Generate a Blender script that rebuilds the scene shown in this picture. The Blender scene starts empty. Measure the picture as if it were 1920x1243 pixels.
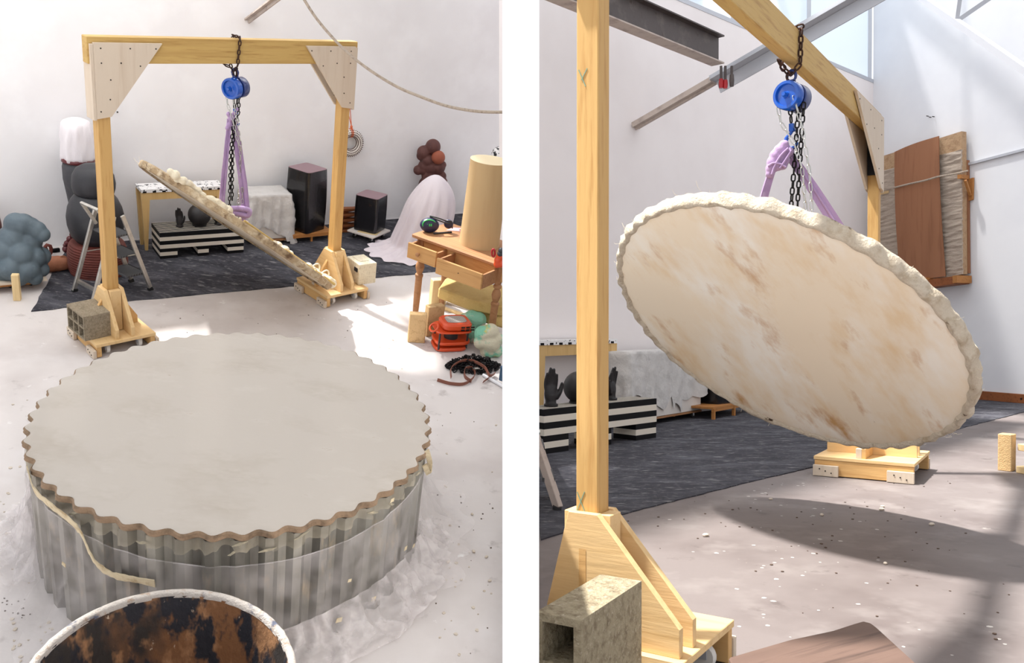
import bpy, math, random
from mathutils import Vector, Matrix, noise as mnoise

# ------------------------------------------------------------------ camera
SC = bpy.context.scene
COL = SC.collection
W_PX, H_PX = 1920.0, 1243.0
PX, PV = 960.0, 621.5
FOC = 1667.68            # focal length in pixels of the 1920 wide frame
PITCH, ROLL = 0.4241, 0.1501
CAM = Vector((0, 0, 2.8))
cp, sp, cr, sr = math.cos(PITCH), math.sin(PITCH), math.cos(ROLL), math.sin(ROLL)
C_RIGHT = Vector((cr, sr * sp, sr * cp))
C_DOWN = Vector((sr, -cr * sp, -cr * cp))
C_FWD = Vector((0, cp, -sp))
cam_data = bpy.data.cameras.new('camera')
cam_data.sensor_fit = 'HORIZONTAL'
cam_data.sensor_width = 36.0
cam_data.lens = 36.0 * FOC / W_PX
cam_data.clip_start = 0.02
cam_data.clip_end = 200
cam = bpy.data.objects.new('camera', cam_data)
COL.objects.link(cam)
cm = Matrix.Identity(4)
for i in range(3):
    cm[i][0] = C_RIGHT[i]; cm[i][1] = -C_DOWN[i]; cm[i][2] = -C_FWD[i]; cm[i][3] = CAM[i]
cam.matrix_world = cm
SC.camera = cam

# the second bay stands on its own floor, which falls away from the first one's
TR = 21.5 / FOC
RX = C_RIGHT.copy()
RY_ = (-math.sin(TR)) * C_DOWN + math.cos(TR) * C_FWD
RZ = (-math.cos(TR)) * C_DOWN - math.sin(TR) * C_FWD
MR = Matrix.Identity(4)
RCAM = Vector((0, 0, 1.0))
org = CAM - RZ * 1.0
for i in range(3):
    MR[i][0] = RX[i]; MR[i][1] = RY_[i]; MR[i][2] = RZ[i]; MR[i][3] = org[i]

# ------------------------------------------------------------------ light
world = bpy.data.worlds.new('sky'); SC.world = world
world.use_nodes = True
bg = world.node_tree.nodes['Background']
bg.inputs[0].default_value = (0.93, 0.95, 1.0, 1)
bg.inputs[1].default_value = 0.95
sun_d = bpy.data.lights.new('sun', 'SUN')
sun_d.energy = 7.6
sun_d.angle = math.radians(3.0)
sun_d.color = (1.0, 0.98, 0.95)
sun = bpy.data.objects.new('sun', sun_d); COL.objects.link(sun)
SUN_R = Vector((0.40, -0.03, -0.916)).normalized()       # direction the light travels, second bay's frame
SUN_W = (MR.to_3x3() @ SUN_R).normalized()
sun.rotation_euler = SUN_W.to_track_quat('-Z', 'Y').to_euler()
sun.location = (-6, 4, 10)
vs = SC.view_settings
vs.view_transform = 'Standard'; vs.look = 'None'; vs.gamma = 1.0; vs.use_curve_mapping = False
vs.exposure = 0.3
SC.cycles.max_bounces = 10
SC.cycles.transparent_max_bounces = 16

# ------------------------------------------------------------------ bays: pixels to places
class Bay:
    def __init__(s, M, cam, right):
        s.M = M; s.cam = cam; s.right = right
    def dir(s, u, v):
        x, y = (u - PX) / FOC, (v - PV) / FOC
        w = C_RIGHT * x + C_DOWN * y + C_FWD
        return (s.M.to_3x3().transposed() @ w)
    def fl(s, u, v, h=0.0):                       # point at height h
        d = s.dir(u, v); return s.cam + d * ((h - s.cam.z) / d.z)
    def pl(s, u, v, P, n):                        # point on a plane
        d = s.dir(u, v); return s.cam + d * ((Vector(P) - s.cam).dot(n) / d.dot(n))
    def vt(s, u, v, P, off=0.0):                  # point on the upright plane through P that faces the camera
        n = Vector((P[0] - s.cam.x, P[1] - s.cam.y, 0)).normalized()
        return s.pl(u, v, Vector(P) + n * off, n)
    def mpp(s, P):                                # metres for one pixel at P
        w = s.M @ Vector(P) - CAM
        return w.dot(C_FWD) / FOC
    def on_line(s, u, P, d):                      # point of a level line that shows in pixel column u
        P = Vector(P); d = Vector(d)
        f = lambda t: (lambda q: PX + FOC * q.dot(C_RIGHT) / q.dot(C_FWD) - u)(s.M @ (P + d * t) - CAM)
        a, b = -1.0, 8.0
        fa = f(a)
        for _ in range(60):
            m = (a + b) / 2
            if (f(m) > 0) == (fa > 0): a = m
            else: b = m
        return a
BL = Bay(Matrix.Identity(4), CAM, False)
BR = Bay(MR, RCAM, True)

# ------------------------------------------------------------------ materials
def srgb(*c):
    if len(c) == 1: c = c[0]
    return tuple(((x / 255) / 12.92 if x <= 10.3 else (((x / 255) + 0.055) / 1.055) ** 2.4) for x in c) + (1,)
MATS = {}
def mat(name, col, rough=0.6, metal=0.0, var=(), bump=None, spec=0.5, stretch=(1, 1, 1), coat=0.0, alpha=1.0, trans=0.0, sheen=0.0):
    """procedural surface: base colour, noise masks of other colours, fine relief"""
    if name in MATS: return MATS[name]
    m = bpy.data.materials.new(name); m.use_nodes = True
    nt = m.node_tree; N = nt.nodes; L = nt.links
    b = N['Principled BSDF']
    b.inputs['Roughness'].default_value = rough
    b.inputs['Metallic'].default_value = metal
    b.inputs['Specular IOR Level'].default_value = spec
    b.inputs['Coat Weight'].default_value = coat
    b.inputs['Alpha'].default_value = alpha
    b.inputs['Transmission Weight'].default_value = trans
    b.inputs['Sheen Weight'].default_value = sheen
    tc = N.new('ShaderNodeTexCoord'); mp = N.new('ShaderNodeMapping')
    L.new(tc.outputs['Object'], mp.inputs['Vector'])
    mp.inputs['Scale'].default_value = stretch
    cur = None
    def noise_tex(kind, scale, detail):
        if kind == 'v':
            t = N.new('ShaderNodeTexVoronoi'); t.inputs['Scale'].default_value = scale
            L.new(mp.outputs[0], t.inputs['Vector']); return t.outputs['Distance']
        if kind.startswith('w'):
            t = N.new('ShaderNodeTexWave'); t.inputs['Scale'].default_value = scale
            t.wave_type = 'BANDS'; t.bands_direction = kind[1].upper()
            t.inputs['Distortion'].default_value = detail; t.inputs['Detail'].default_value = 2
            t.inputs['Detail Scale'].default_value = 1.5
            L.new(mp.outputs[0], t.inputs['Vector']); return t.outputs['Fac']
        t = N.new('ShaderNodeTexNoise'); t.inputs['Scale'].default_value = scale; t.inputs['Detail'].default_value = detail
        t.inputs['Roughness'].default_value = 0.62
        L.new(mp.outputs[0], t.inputs['Vector']); return t.outputs['Fac']
    base = N.new('ShaderNodeRGB'); base.outputs[0].default_value = srgb(col); cur = base.outputs[0]
    for v in var:
        c2, scale, lo, hi = v[:4]; kind = v[4] if len(v) > 4 else 'n'; det = v[5] if len(v) > 5 else 4.0
        fac = noise_tex(kind, scale, det)
        mr = N.new('ShaderNodeMapRange'); mr.inputs['From Min'].default_value = lo; mr.inputs['From Max'].default_value = hi
        L.new(fac, mr.inputs['Value'])
        mx = N.new('ShaderNodeMix'); mx.data_type = 'RGBA'
        L.new(mr.outputs[0], mx.inputs[0]); L.new(cur, mx.inputs[6]); mx.inputs[7].default_value = srgb(c2)
        cur = mx.outputs[2]
    L.new(cur, b.inputs['Base Color'])
    if bump:
        sc, st = bump[:2]; kind = bump[2] if len(bump) > 2 else 'n'
        fac = noise_tex(kind, sc, 6.0 if kind == 'n' else 3.0)
        bp = N.new('ShaderNodeBump'); bp.inputs['Strength'].default_value = st; bp.inputs['Distance'].default_value = 0.02
        L.new(fac, bp.inputs['Height']); L.new(bp.outputs[0], b.inputs['Normal'])
    MATS[name] = m
    return m

def wood(name, col, dark, axis='z', scale=26.0, knots=True, rough=0.6):
    st = {'x': (0.07, 1, 1), 'y': (1, 0.07, 1), 'z': (1, 1, 0.07)}[axis]
    var = [(dark, scale * 2.2, 0.52, 0.8, 'n', 3.0), (dark, scale * 0.5, 0.5, 0.95, 'n', 2.0)]
    if knots: var.append((tuple(int(x * 0.62) for x in dark), 3.1, 0.73, 0.8, 'n', 1.0))
    return mat(name, col, rough, var=var, bump=(scale * 3, 0.12), stretch=st, spec=0.3)

PINE_Z = wood('pine post', (200, 160, 100), (172, 126, 70), 'z')
PINE_X = wood('pine beam', (196, 162, 98), (158, 118, 62), 'x')
PLYP = wood('pale plywood', (208, 192, 172), (196, 176, 154), 'z', 14)
PLY = wood('birch plywood', (224, 190, 138), (206, 168, 112), 'y', 14)
PLYD = wood('warm plywood', (212, 170, 112), (190, 142, 86), 'y', 14)
PINEW = wood('cream timber', (226, 200, 152), (204, 172, 120), 'z', 18)
OAK = wood('old table wood', (168, 122, 84), (132, 88, 56), 'x', 20)
OAKL = wood('drawer wood', (196, 150, 96), (166, 118, 68), 'x', 20)
BROWNPLY = wood('brown plywood sheet', (152, 104, 74), (130, 86, 60), 'z', 9, knots=False)
REDWOOD = wood('reddish timber', (142, 84, 48), (104, 58, 32), 'x', 16)
WEATHER = wood('weathered plank', (108, 86, 75), (44, 31, 27), 'x', 15, rough=0.75)
CONSOLE = wood('pale oak', (212, 176, 118), (196, 158, 100), 'z', 18, knots=False)
PALLET = wood('orange pallet wood', (176, 120, 66), (146, 92, 46), 'x', 16)
SCREW = mat('dark screw', (48, 42, 38), 0.5, 0.6)
CLAY = mat('smooth clay', (180, 171, 160), 0.6, var=[((166, 155, 141), 2.2, 0.50, 0.76), ((188, 180, 170), 4.5, 0.55, 0.8), ((160, 140, 120), 9.0, 0.71, 0.79)], bump=(14, 0.05), stretch=(1, 1.6, 1))
CLAYEDGE = mat('dry clay edge', (140, 116, 92), 0.9, var=[((96, 78, 60), 22, 0.45, 0.75)], bump=(60, 0.4))
GALV = mat('galvanised sheet', (146, 143, 134), 0.45, 0.65, var=[((92, 88, 82), 5, 0.4, 0.75), ((164, 150, 128), 15, 0.58, 0.75)], bump=(30, 0.05), stretch=(1, 1, .3))
PLASTER = mat('plaster', (236, 224, 196), 0.85, var=[((205, 182, 142), 7, 0.5, 0.75), ((250, 244, 228), 14, 0.55, 0.75)], bump=(40, 0.5))
PLASTERB = mat('brown stained plaster', (176, 152, 118), 0.85, var=[((110, 84, 58), 16, 0.5, 0.68), ((222, 206, 176), 9, 0.52, 0.7)], bump=(50, 0.5), stretch=(1, 1, 1))
PLASTERG = mat('grey plaster underside', (206, 192, 166), 0.8, var=[((176, 156, 126), 8, 0.5, 0.75)], bump=(40, 0.15))
MOULD = mat('waxy plaster face', (250, 234, 208), 0.55, var=[((236, 204, 156), 1.7, 0.47, 0.66, 'n', 8.0), ((255, 248, 234), 1.3, 0.47, 0.62, 'n', 5.0), ((206, 158, 100), 2.9, 0.56, 0.70, 'n', 10.0), ((120, 88, 58), 5, 0.70, 0.76, 'n', 6.0)], bump=(9, 0.10), stretch=(.7, 1.6, 1))
RAGGED = mat('ragged plaster rim', (216, 202, 180), 0.85, var=[((186, 166, 138), 16, 0.5, 0.72), ((78, 58, 42), 8, 0.66, 0.70)], bump=(60, 0.8))
YELLOWF = mat('yellow foam', (214, 184, 116), 0.9, var=[((190, 152, 82), 9, 0.5, 0.8), ((224, 198, 130), 22, 0.55, 0.8)], bump=(120, 0.5))
BLOCK = mat('concrete block', (172, 156, 132), 0.95, var=[((138, 126, 102), 70, 0.45, 0.7), ((208, 198, 174), 110, 0.58, 0.75)], bump=(140, 0.9))
BLOCKR = mat('rough concrete block', (186, 172, 142), 0.95, var=[((142, 126, 100), 46, 0.45, 0.7), ((216, 204, 178), 70, 0.56, 0.72)], bump=(70, 1.0))
AERATED = mat('pale aerated block', (232, 222, 196), 0.95, var=[((204, 190, 160), 60, 0.5, 0.75)], bump=(110, 0.6))
FIREBRICK = mat('speckled fire brick', (214, 180, 130), 0.95, var=[((188, 150, 102), 30, 0.5, 0.75), ((150, 112, 72), 90, 0.66, 0.74)], bump=(120, 0.5))
BLUE = mat('blue enamel', (18, 82, 176), 0.22, var=[((12, 62, 150), 6, 0.5, 0.8)], coat=0.4)
BLUED = mat('dark blue enamel', (26, 48, 110), 0.3, coat=0.2)
CHAINB = mat('black steel chain', (34, 32, 32), 0.35, 0.8)
CHAINR = mat('rusty dark chain', (62, 42, 34), 0.55, 0.6, var=[((92, 56, 38), 40, 0.5, 0.7)])
CHAINS = mat('zinc chain', (196, 196, 190), 0.28, 0.95)
PURPLE = mat('lilac webbing', (176, 146, 186), 0.8, var=[((140, 110, 156), 9, 0.5, 0.8), ((204, 184, 212), 16, 0.58, 0.8)], bump=(160, 0.25), stretch=(1, 1, .4), sheen=0.3)
CLOTHW = mat('white cloth', (236, 230, 232), 0.9, var=[((220, 212, 214), 5, 0.5, 0.8)], bump=(26, 0.35), stretch=(1, 1, .35))
CLOTHG = mat('grey white dust sheet', (206, 202, 198), 0.9, var=[((186, 182, 178), 8, 0.5, 0.8)], bump=(34, 0.45))
CLOTHP = mat('pale pink sheet', (222, 212, 216), 0.9, var=[((206, 194, 202), 5, 0.5, 0.8)], bump=(22, 0.25), stretch=(1, 1, .35))
BLACKM = mat('matt black ceramic', (42, 42, 46), 0.5, var=[((60, 60, 64), 8, 0.55, 0.8)], bump=(26, 0.12))
BLACKW = mat('blackened wood', (34, 30, 30), 0.5, bump=(40, 0.1))
BLACKG = mat('black glaze', (20, 19, 22), 0.16, var=[((62, 52, 48), 12, 0.62, 0.8)], bump=(30, 0.12), coat=0.3)
BLACKT = mat('dull pot top', (146, 118, 124), 0.5)
SLATE = mat('blue grey ceramic', (88, 102, 110), 0.55, var=[((58, 70, 78), 5, 0.5, 0.8), ((112, 128, 138), 9, 0.58, 0.8)], bump=(40, 0.1))
GREYC = mat('dark grey ceramic', (66, 66, 70), 0.6, var=[((86, 84, 84), 12, 0.5, 0.8)], bump=(26, 0.3))
MAROON = mat('maroon ceramic', (96, 38, 42), 0.35, var=[((70, 26, 32), 8, 0.5, 0.8)])
BRICKRED = mat('brick red clay', (110, 52, 42), 0.7, var=[((84, 38, 32), 14, 0.5, 0.8)], bump=(30, 0.2))
TERRA = mat('terracotta', (168, 108, 78), 0.75, var=[((138, 84, 58), 12, 0.5, 0.8)], bump=(26, 0.3))
UMBER = mat('brown clay', (98, 60, 54), 0.7, var=[((74, 44, 42), 10, 0.5, 0.8)], bump=(22, 0.35))
ORANGEC = mat('orange clay ball', (158, 86, 62), 0.7, bump=(24, 0.2))
ALU = mat('aluminium', (206, 202, 194), 0.35, 0.85, var=[((172, 168, 160), 30, 0.5, 0.8)])
RUBBER = mat('black rubber', (30, 30, 30), 0.7)
TREAD = mat('dark ribbed tread', (86, 86, 88), 0.7, var=[((46, 46, 48), 30, 0.45, 0.6, 'wx', 0.0)])
STRIPEW = mat('ivory board', (226, 216, 200), 0.55)
STRIPEB = mat('black board', (18, 17, 19), 0.65, spec=0.2)
MARBLE = mat('white top with black inlay', (236, 234, 232), 0.4, var=[((24, 24, 26), 34, 0.60, 0.62, 'n', 1.0)])
SPECK = mat('black and white glaze', (240, 238, 236), 0.4, var=[((18, 18, 22), 38, 0.5, 0.53, 'n', 1.0)])
RINGM = mat('white glazed ring', (226, 220, 210), 0.4, bump=(30, 0.15))
BEAD = mat('dark red bead', (74, 34, 36), 0.5)
CORD = mat('orange cord', (216, 112, 72), 0.8, bump=(200, 0.3))
ROPE = mat('hemp rope', (190, 174, 156), 0.9, var=[((150, 132, 116), 60, 0.5, 0.7)], bump=(200, 0.6))
CARD = mat('kraft cardboard', (190, 160, 116), 0.85, var=[((178, 146, 102), 8, 0.5, 0.8)], bump=(20, 0.05), stretch=(1, 1, .1))
CARDT = mat('cardboard cut edge', (222, 204, 168), 0.9)
ORANGE = mat('orange enamel', (212, 74, 28), 0.4, var=[((150, 50, 22), 20, 0.62, 0.75)], coat=0.2)
PLATE = mat('metal rating plate', (206, 202, 196), 0.4, 0.3, var=[((120, 116, 112), 60, 0.55, 0.6, 'wx', 2.0)])
LEATHER = mat('brown leather', (132, 82, 66), 0.6, var=[((104, 60, 48), 20, 0.5, 0.8)])
RUBBLE = mat('painted plaster lump', (206, 198, 172), 0.8, var=[((126, 190, 160), 7, 0.48, 0.56), ((196, 188, 110), 9, 0.58, 0.66), ((176, 110, 104), 8, 0.66, 0.72)], bump=(22, 0.8))
RUBBLET = mat('mint plaster lump', (142, 204, 174), 0.8, var=[((226, 218, 200), 9, 0.52, 0.62), ((190, 120, 112), 7, 0.64, 0.7)], bump=(22, 0.8))
NAVY = mat('navy plastic', (32, 36, 66), 0.35)
GREENL = mat('green line', (60, 190, 90), 0.5)
PINKP = mat('pink paper', (232, 180, 190), 0.8)
DKGREY = mat('dark grey plastic', (46, 46, 48), 0.5)
BLUETUB = mat('blue drum', (52, 84, 110), 0.5)
PIPE = mat('white pipe', (224, 224, 226), 0.35)
TUB = mat('plaster splashed tub', (38, 34, 32), 0.6, var=[((116, 78, 48), 3.4, 0.42, 0.58), ((150, 110, 76), 8.0, 0.52, 0.62), ((26, 28, 36), 9.0, 0.5, 0.58), ((178, 160, 140), 26.0, 0.66, 0.7)], bump=(36, 0.35), stretch=(1, 1, .55))
TUBRIM = mat('tub rim crusted white', (176, 168, 160), 0.8, var=[((84, 88, 104), 11, 0.56, 0.64), ((150, 126, 104), 24, 0.56, 0.68)], bump=(90, 0.6))
STEEL = mat('weathered steel', (84, 76, 74), 0.55, 0.3, var=[((110, 100, 96), 6, 0.5, 0.75), ((66, 52, 46), 14, 0.6, 0.75)], bump=(40, 0.1))
STEELP = mat('pale steel flange', (188, 174, 164), 0.6, 0.0, var=[((146, 130, 122), 7, 0.5, 0.75)])
STEELW = mat('grey painted steel', (186, 188, 194), 0.45, 0.2)
REDH = mat('red clamp handle', (170, 26, 34), 0.4)
KRAFT = mat('crumpled kraft paper', (182, 150, 116), 0.9, var=[((160, 126, 94), 14, 0.5, 0.7)], bump=(20, 0.9))
QUILT = mat('crinkled moving paper', (182, 166, 150), 0.95, var=[((154, 136, 120), 18, 0.5, 0.75)], bump=(26, 1.0), stretch=(.35, .35, 1.6))
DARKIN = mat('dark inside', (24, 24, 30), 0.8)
SPOT = mat('white paint spot', (182, 176, 170), 0.7)
CHIP = mat('plaster chip', (206, 194, 178), 0.9, var=[((150, 126, 100), 30, 0.5, 0.7)])
CHIPD = mat('dark crumb', (84, 66, 54), 0.9)
TAPE = mat('clay smeared tape', (204, 188, 156), 0.75, var=[((168, 144, 108), 20, 0.5, 0.7)], bump=(40, 0.5))
SMEAR = mat('clay smear', (150, 142, 122), 0.8, var=[((188, 174, 146), 30, 0.5, 0.7)], bump=(60, 0.5))
PENCIL = mat('green pencil mark', (120, 150, 130), 0.8)
REDMARK = mat('red pencil mark', (190, 60, 44), 0.8)
WHITEW = mat('white caster wheel', (224, 220, 212), 0.5)
PAPERY = mat('yellowed paper', (214, 190, 140), 0.8)
BOXW = mat('white crate', (216, 208, 200), 0.7)
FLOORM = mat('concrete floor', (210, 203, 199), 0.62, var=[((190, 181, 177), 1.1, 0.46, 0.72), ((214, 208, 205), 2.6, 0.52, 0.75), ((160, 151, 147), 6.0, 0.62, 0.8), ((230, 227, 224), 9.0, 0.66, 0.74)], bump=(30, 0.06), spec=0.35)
FLOORR = mat('dark concrete floor', (124, 115, 112), 0.62, var=[((103, 93, 90), 1.1, 0.46, 0.72), ((141, 133, 129), 2.6, 0.52, 0.75), ((86, 77, 74), 6.0, 0.62, 0.8), ((154, 148, 142), 9.0, 0.68, 0.74)], bump=(30, 0.06), spec=0.25)  # base colour lowered to deepen the shadow contrast in the second bay
MATM = mat('scuffed dark mat', (62, 61, 67), 0.8, spec=0.15, var=[((92, 92, 98), 3.0, 0.46, 0.7), ((48, 48, 54), 7.0, 0.5, 0.7), ((150, 148, 148), 11.0, 0.57, 0.72, 'n', 8.0), ((120, 118, 120), 34.0, 0.58, 0.7)], bump=(40, 0.15), stretch=(.7, 2.0, 1))
WALLM = mat('white painted wall', (240, 238, 238), 0.7, var=[((232, 229, 229), 0.9, 0.45, 0.75), ((246, 245, 245), 2.4, 0.5, 0.8)], bump=(12, 0.03), spec=0.25)
WALLR = mat('white wall of the second bay', (238, 231, 229), 0.7, var=[((230, 222, 220), 0.7, 0.45, 0.75)], bump=(12, 0.03), spec=0.25)
WALLS = mat('white side wall', (228, 228, 230), 0.7, var=[((218, 218, 222), 0.7, 0.45, 0.75)], bump=(12, 0.03), spec=0.25)
WHITEP = mat('bright white partition', (250, 250, 250), 0.8, spec=0.1)

def film_material(name, see, col, rough=0.25):
    m = bpy.data.materials.new(name); m.use_nodes = True
    nt = m.node_tree; N = nt.nodes; L = nt.links
    b = N['Principled BSDF']; out = N['Material Output']
    b.inputs['Base Color'].default_value = srgb(col); b.inputs['Roughness'].default_value = rough
    t = N.new('ShaderNodeBsdfTransparent'); mx = N.new('ShaderNodeMixShader')
    n = N.new('ShaderNodeTexNoise'); n.inputs['Scale'].default_value = 9; n.inputs['Detail'].default_value = 5
    tc = N.new('ShaderNodeTexCoord'); L.new(tc.outputs['Object'], n.inputs['Vector'])
    mr = N.new('ShaderNodeMapRange'); mr.inputs['From Min'].default_value = 0.35; mr.inputs['From Max'].default_value = 0.7
    mr.inputs['To Min'].default_value = see[0]; mr.inputs['To Max'].default_value = see[1]
    L.new(n.outputs['Fac'], mr.inputs['Value']); L.new(mr.outputs[0], mx.inputs[0])
    L.new(t.outputs[0], mx.inputs[1]); L.new(b.outputs[0], mx.inputs[2]); L.new(mx.outputs[0], out.inputs['Surface'])
    return m
FILM = film_material('clear plastic film', (0.06, 0.30), (222, 214, 212), 0.15)
TUCK = film_material('clay stained film', (0.25, 0.6), (168, 158, 138), 0.4)
FOLDM = film_material('bunched plastic film', (0.16, 0.62), (236, 228, 226), 0.16)
def frosted_material(name, clear, col, refl=0.25):
    m = bpy.data.materials.new(name); m.use_nodes = True
    nt = m.node_tree; N = nt.nodes; L = nt.links
    N.remove(N['Principled BSDF']); out = N['Material Output']
    a = N.new('ShaderNodeBsdfTransparent'); b = N.new('ShaderNodeBsdfTranslucent'); d = N.new('ShaderNodeBsdfDiffuse')
    b.inputs[0].default_value = srgb(col); d.inputs[0].default_value = srgb(col)
    m1 = N.new('ShaderNodeMixShader'); m1.inputs[0].default_value = refl
    L.new(b.outputs[0], m1.inputs[1]); L.new(d.outputs[0], m1.inputs[2])
    m2 = N.new('ShaderNodeMixShader'); m2.inputs[0].default_value = 1 - clear
    L.new(a.outputs[0], m2.inputs[1]); L.new(m1.outputs[0], m2.inputs[2]); L.new(m2.outputs[0], out.inputs['Surface'])
    return m
FROST = frosted_material('frosted glazing', 0.04, (236, 242, 248))
DIMPANE = frosted_material('sun dimming pane', 0.5, (236, 240, 244))  # for the added panes that weaken the sun
SHADESHEET = frosted_material('frosted shade sheet', 0.0, (250, 250, 250), 0.08)  # for the added sheets that block direct sun

# ------------------------------------------------------------------ mesh building
V = Vector
def frame_from(x, z=None):
    x = V(x).normalized(); z = V(z) if z is not None else V((0, 0, 1))
    y = z.cross(x)
    if y.length < 1e-6: y = V((0, 1, 0)).cross(x)
    y.normalize(); z = x.cross(y)
    return Matrix((x, y, z)).transposed()
def rz(a): return Matrix.Rotation(a, 3, 'Z')
class MB:
    def __init__(s): s.v = []; s.f = []; s.mi = []; s.k = 0
    def add(s, vs, fs):
        o = len(s.v); s.v += [V(p) for p in vs]
        s.f += [tuple(i + o for i in q) for q in fs]; s.mi += [s.k] * len(fs); return s
    def box(s, c, d, R=None):
        c = V(c); pts = []
        for z in (-.5, .5):
            for y in (-.5, .5):
                for x in (-.5, .5):
                    p = V((x * d[0], y * d[1], z * d[2])); pts.append(c + (R @ p if R else p))
        return s.add(pts, [(0, 2, 3, 1), (4, 5, 7, 6), (0, 1, 5, 4), (2, 6, 7, 3), (0, 4, 6, 2), (1, 3, 7, 5)])
    def bar(s, a, b, w, h, up=(0, 0, 1)):          # box from a to b
        a = V(a); b = V(b); R = frame_from(b - a, up); return s.box((a + b) / 2, ((b - a).length, w, h), R)
    def prism(s, poly, off):
        n = len(poly); poly = [V(p) for p in poly]; off = V(off)
        return s.add(poly + [p + off for p in poly], [tuple(range(n - 1, -1, -1)), tuple(range(n, 2 * n))] + [(i, (i + 1) % n, n + (i + 1) % n, n + i) for i in range(n)])
    def tube(s, path, r, n=8, closed=False, cap=True, flat=1.0):
        path = [V(p) for p in path]; m = len(path)
        rr = r if isinstance(r, (list, tuple)) else [r] * m
        up = None; rings = []
        for i, p in enumerate(path):
            if closed: t = path[(i + 1) % m] - path[i - 1]
            else: t = path[min(i + 1, m - 1)] - path[max(i - 1, 0)]
            t.normalize()
            if up is None:
                up = V((0, 0, 1)) if abs(t.z) < 0.9 else V((1, 0, 0))
            a = t.cross(up)
            if a.length < 1e-5: a = t.cross(V((1, .2, .1)))
            a.normalize(); b = a.cross(t).normalized(); up = b
            rings.append([p + (a * math.cos(2 * math.pi * j / n) + b * flat * math.sin(2 * math.pi * j / n)) * rr[i] for j in range(n)])
        vs = [q for ring in rings for q in ring]; fs = []
        for i in range(m if closed else m - 1):
            for j in range(n):
                i2 = (i + 1) % m
                fs.append((i * n + j, i2 * n + j, i2 * n + (j + 1) % n, i * n + (j + 1) % n))
        if cap and not closed:
            fs.append(tuple(range(n))); fs.append(tuple((m - 1) * n + j for j in range(n - 1, -1, -1)))
        return s.add(vs, fs)
    def lathe(s, prof, n=32, c=(0, 0, 0), R=None, fn=None, cap0=True, cap1=True):
        c = V(c); vs = []
        for k, (r, z) in enumerate(prof):
            for j in range(n):
                a = 2 * math.pi * j / n; rad = r
                if fn: rad = fn(r, z, a)
                p = V((rad * math.cos(a), rad * math.sin(a), z)); vs.append(c + (R @ p if R else p))
        fs = []
        for k in range(len(prof) - 1):
            for j in range(n):
                fs.append((k * n + j, k * n + (j + 1) % n, (k + 1) * n + (j + 1) % n, (k + 1) * n + j))
        if cap0: fs.append(tuple(range(n - 1, -1, -1)))
        if cap1: fs.append(tuple((len(prof) - 1) * n + j for j in range(n)))
        return s.add(vs, fs)
    def ball(s, c, r, nu=14, nv=9, R=None, fn=None):
        r = r if isinstance(r, (list, tuple, Vector)) else (r, r, r)
        c = V(c); vs = []; fs = []
        for i in range(1, nv):
            th = math.pi * i / nv
            for j in range(nu):
                ph = 2 * math.pi * j / nu
                p = V((r[0] * math.sin(th) * math.cos(ph), r[1] * math.sin(th) * math.sin(ph), r[2] * math.cos(th)))
                if fn: p = fn(p)
                vs.append(c + (R @ p if R else p))
        t = len(vs)
        for sgn in (1, -1):
            p = V((0, 0, sgn * r[2])); vs.append(c + (R @ p if R else p))
        for i in range(nv - 2):
            for j in range(nu):
                fs.append((i * nu + j, (i + 1) * nu + j, (i + 1) * nu + (j + 1) % nu, i * nu + (j + 1) % nu))
        for j in range(nu):
            fs.append((t, j, (j + 1) % nu)); fs.append((t + 1, (nv - 2) * nu + (j + 1) % nu, (nv - 2) * nu + j))
        return s.add(vs, fs)
    def ribbon(s, path, wid, th=0.003):             # flat strap: a width vector at each point
        m = len(path); vs = []
        for i in range(m):
            p = V(path[i]); w = V(wid[i]) / 2
            t = (V(path[min(i + 1, m - 1)]) - V(path[max(i - 1, 0)])).normalized(); n = t.cross(w).normalized() * th / 2
            vs += [p - w - n, p + w - n, p + w + n, p - w + n]
        fs = []
        for i in range(m - 1):
            for j in range(4):
                fs.append((i * 4 + j, i * 4 + (j + 1) % 4, (i + 1) * 4 + (j + 1) % 4, (i + 1) * 4 + j))
        fs += [(3, 2, 1, 0), tuple((m - 1) * 4 + j for j in range(4))]
        return s.add(vs, fs)
    def grid(s, rows, wrap=False):
        n = len(rows[0]); m = len(rows); vs = [p for r in rows for p in r]; fs = []
        for i in range(m - 1):
            for j in range(n if wrap else n - 1):
                fs.append((i * n + j, i * n + (j + 1) % n, (i + 1) * n + (j + 1) % n, (i + 1) * n + j))
        return s.add(vs, fs)
    def mesh(s, name, mats, X=None, smooth=0):
        me = bpy.data.meshes.new(name)
        vs = [X @ p for p in s.v] if X else s.v
        me.from_pydata([tuple(p) for p in vs], [], s.f)
        for m in (mats if isinstance(mats, (list, tuple)) else [mats]): me.materials.append(m)
        if len(me.materials) > 1: me.polygons.foreach_set('material_index', s.mi)
        if smooth:
            me.shade_smooth()
            if smooth < 180: me.set_sharp_from_angle(angle=math.radians(smooth))
        me.validate(); me.update()
        return me
def mods(o, bevel=0, remesh=0, solid=0, sub=0, smoothit=0):
    if remesh:
        m = o.modifiers.new('remesh', 'REMESH'); m.mode = 'VOXEL'; m.voxel_size = remesh; m.use_smooth_shade = True
    if smoothit:
        m = o.modifiers.new('smooth', 'SMOOTH'); m.iterations = smoothit; m.factor = 0.5
    if solid:
        m = o.modifiers.new('solidify', 'SOLIDIFY'); m.thickness = solid; m.offset = 0
    if bevel:
        m = o.modifiers.new('bevel', 'BEVEL'); m.width = bevel; m.segments = 1; m.limit_method = 'ANGLE'; m.angle_limit = math.radians(50)
    if sub:
        m = o.modifiers.new('subdivision', 'SUBSURF'); m.levels = sub; m.render_levels = sub
def tagit(o, label, cat, group=None, kind=None):
    if label: o['label'] = label
    if cat: o['category'] = cat
    if group: o['group'] = group
    if kind: o['kind'] = kind
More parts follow.
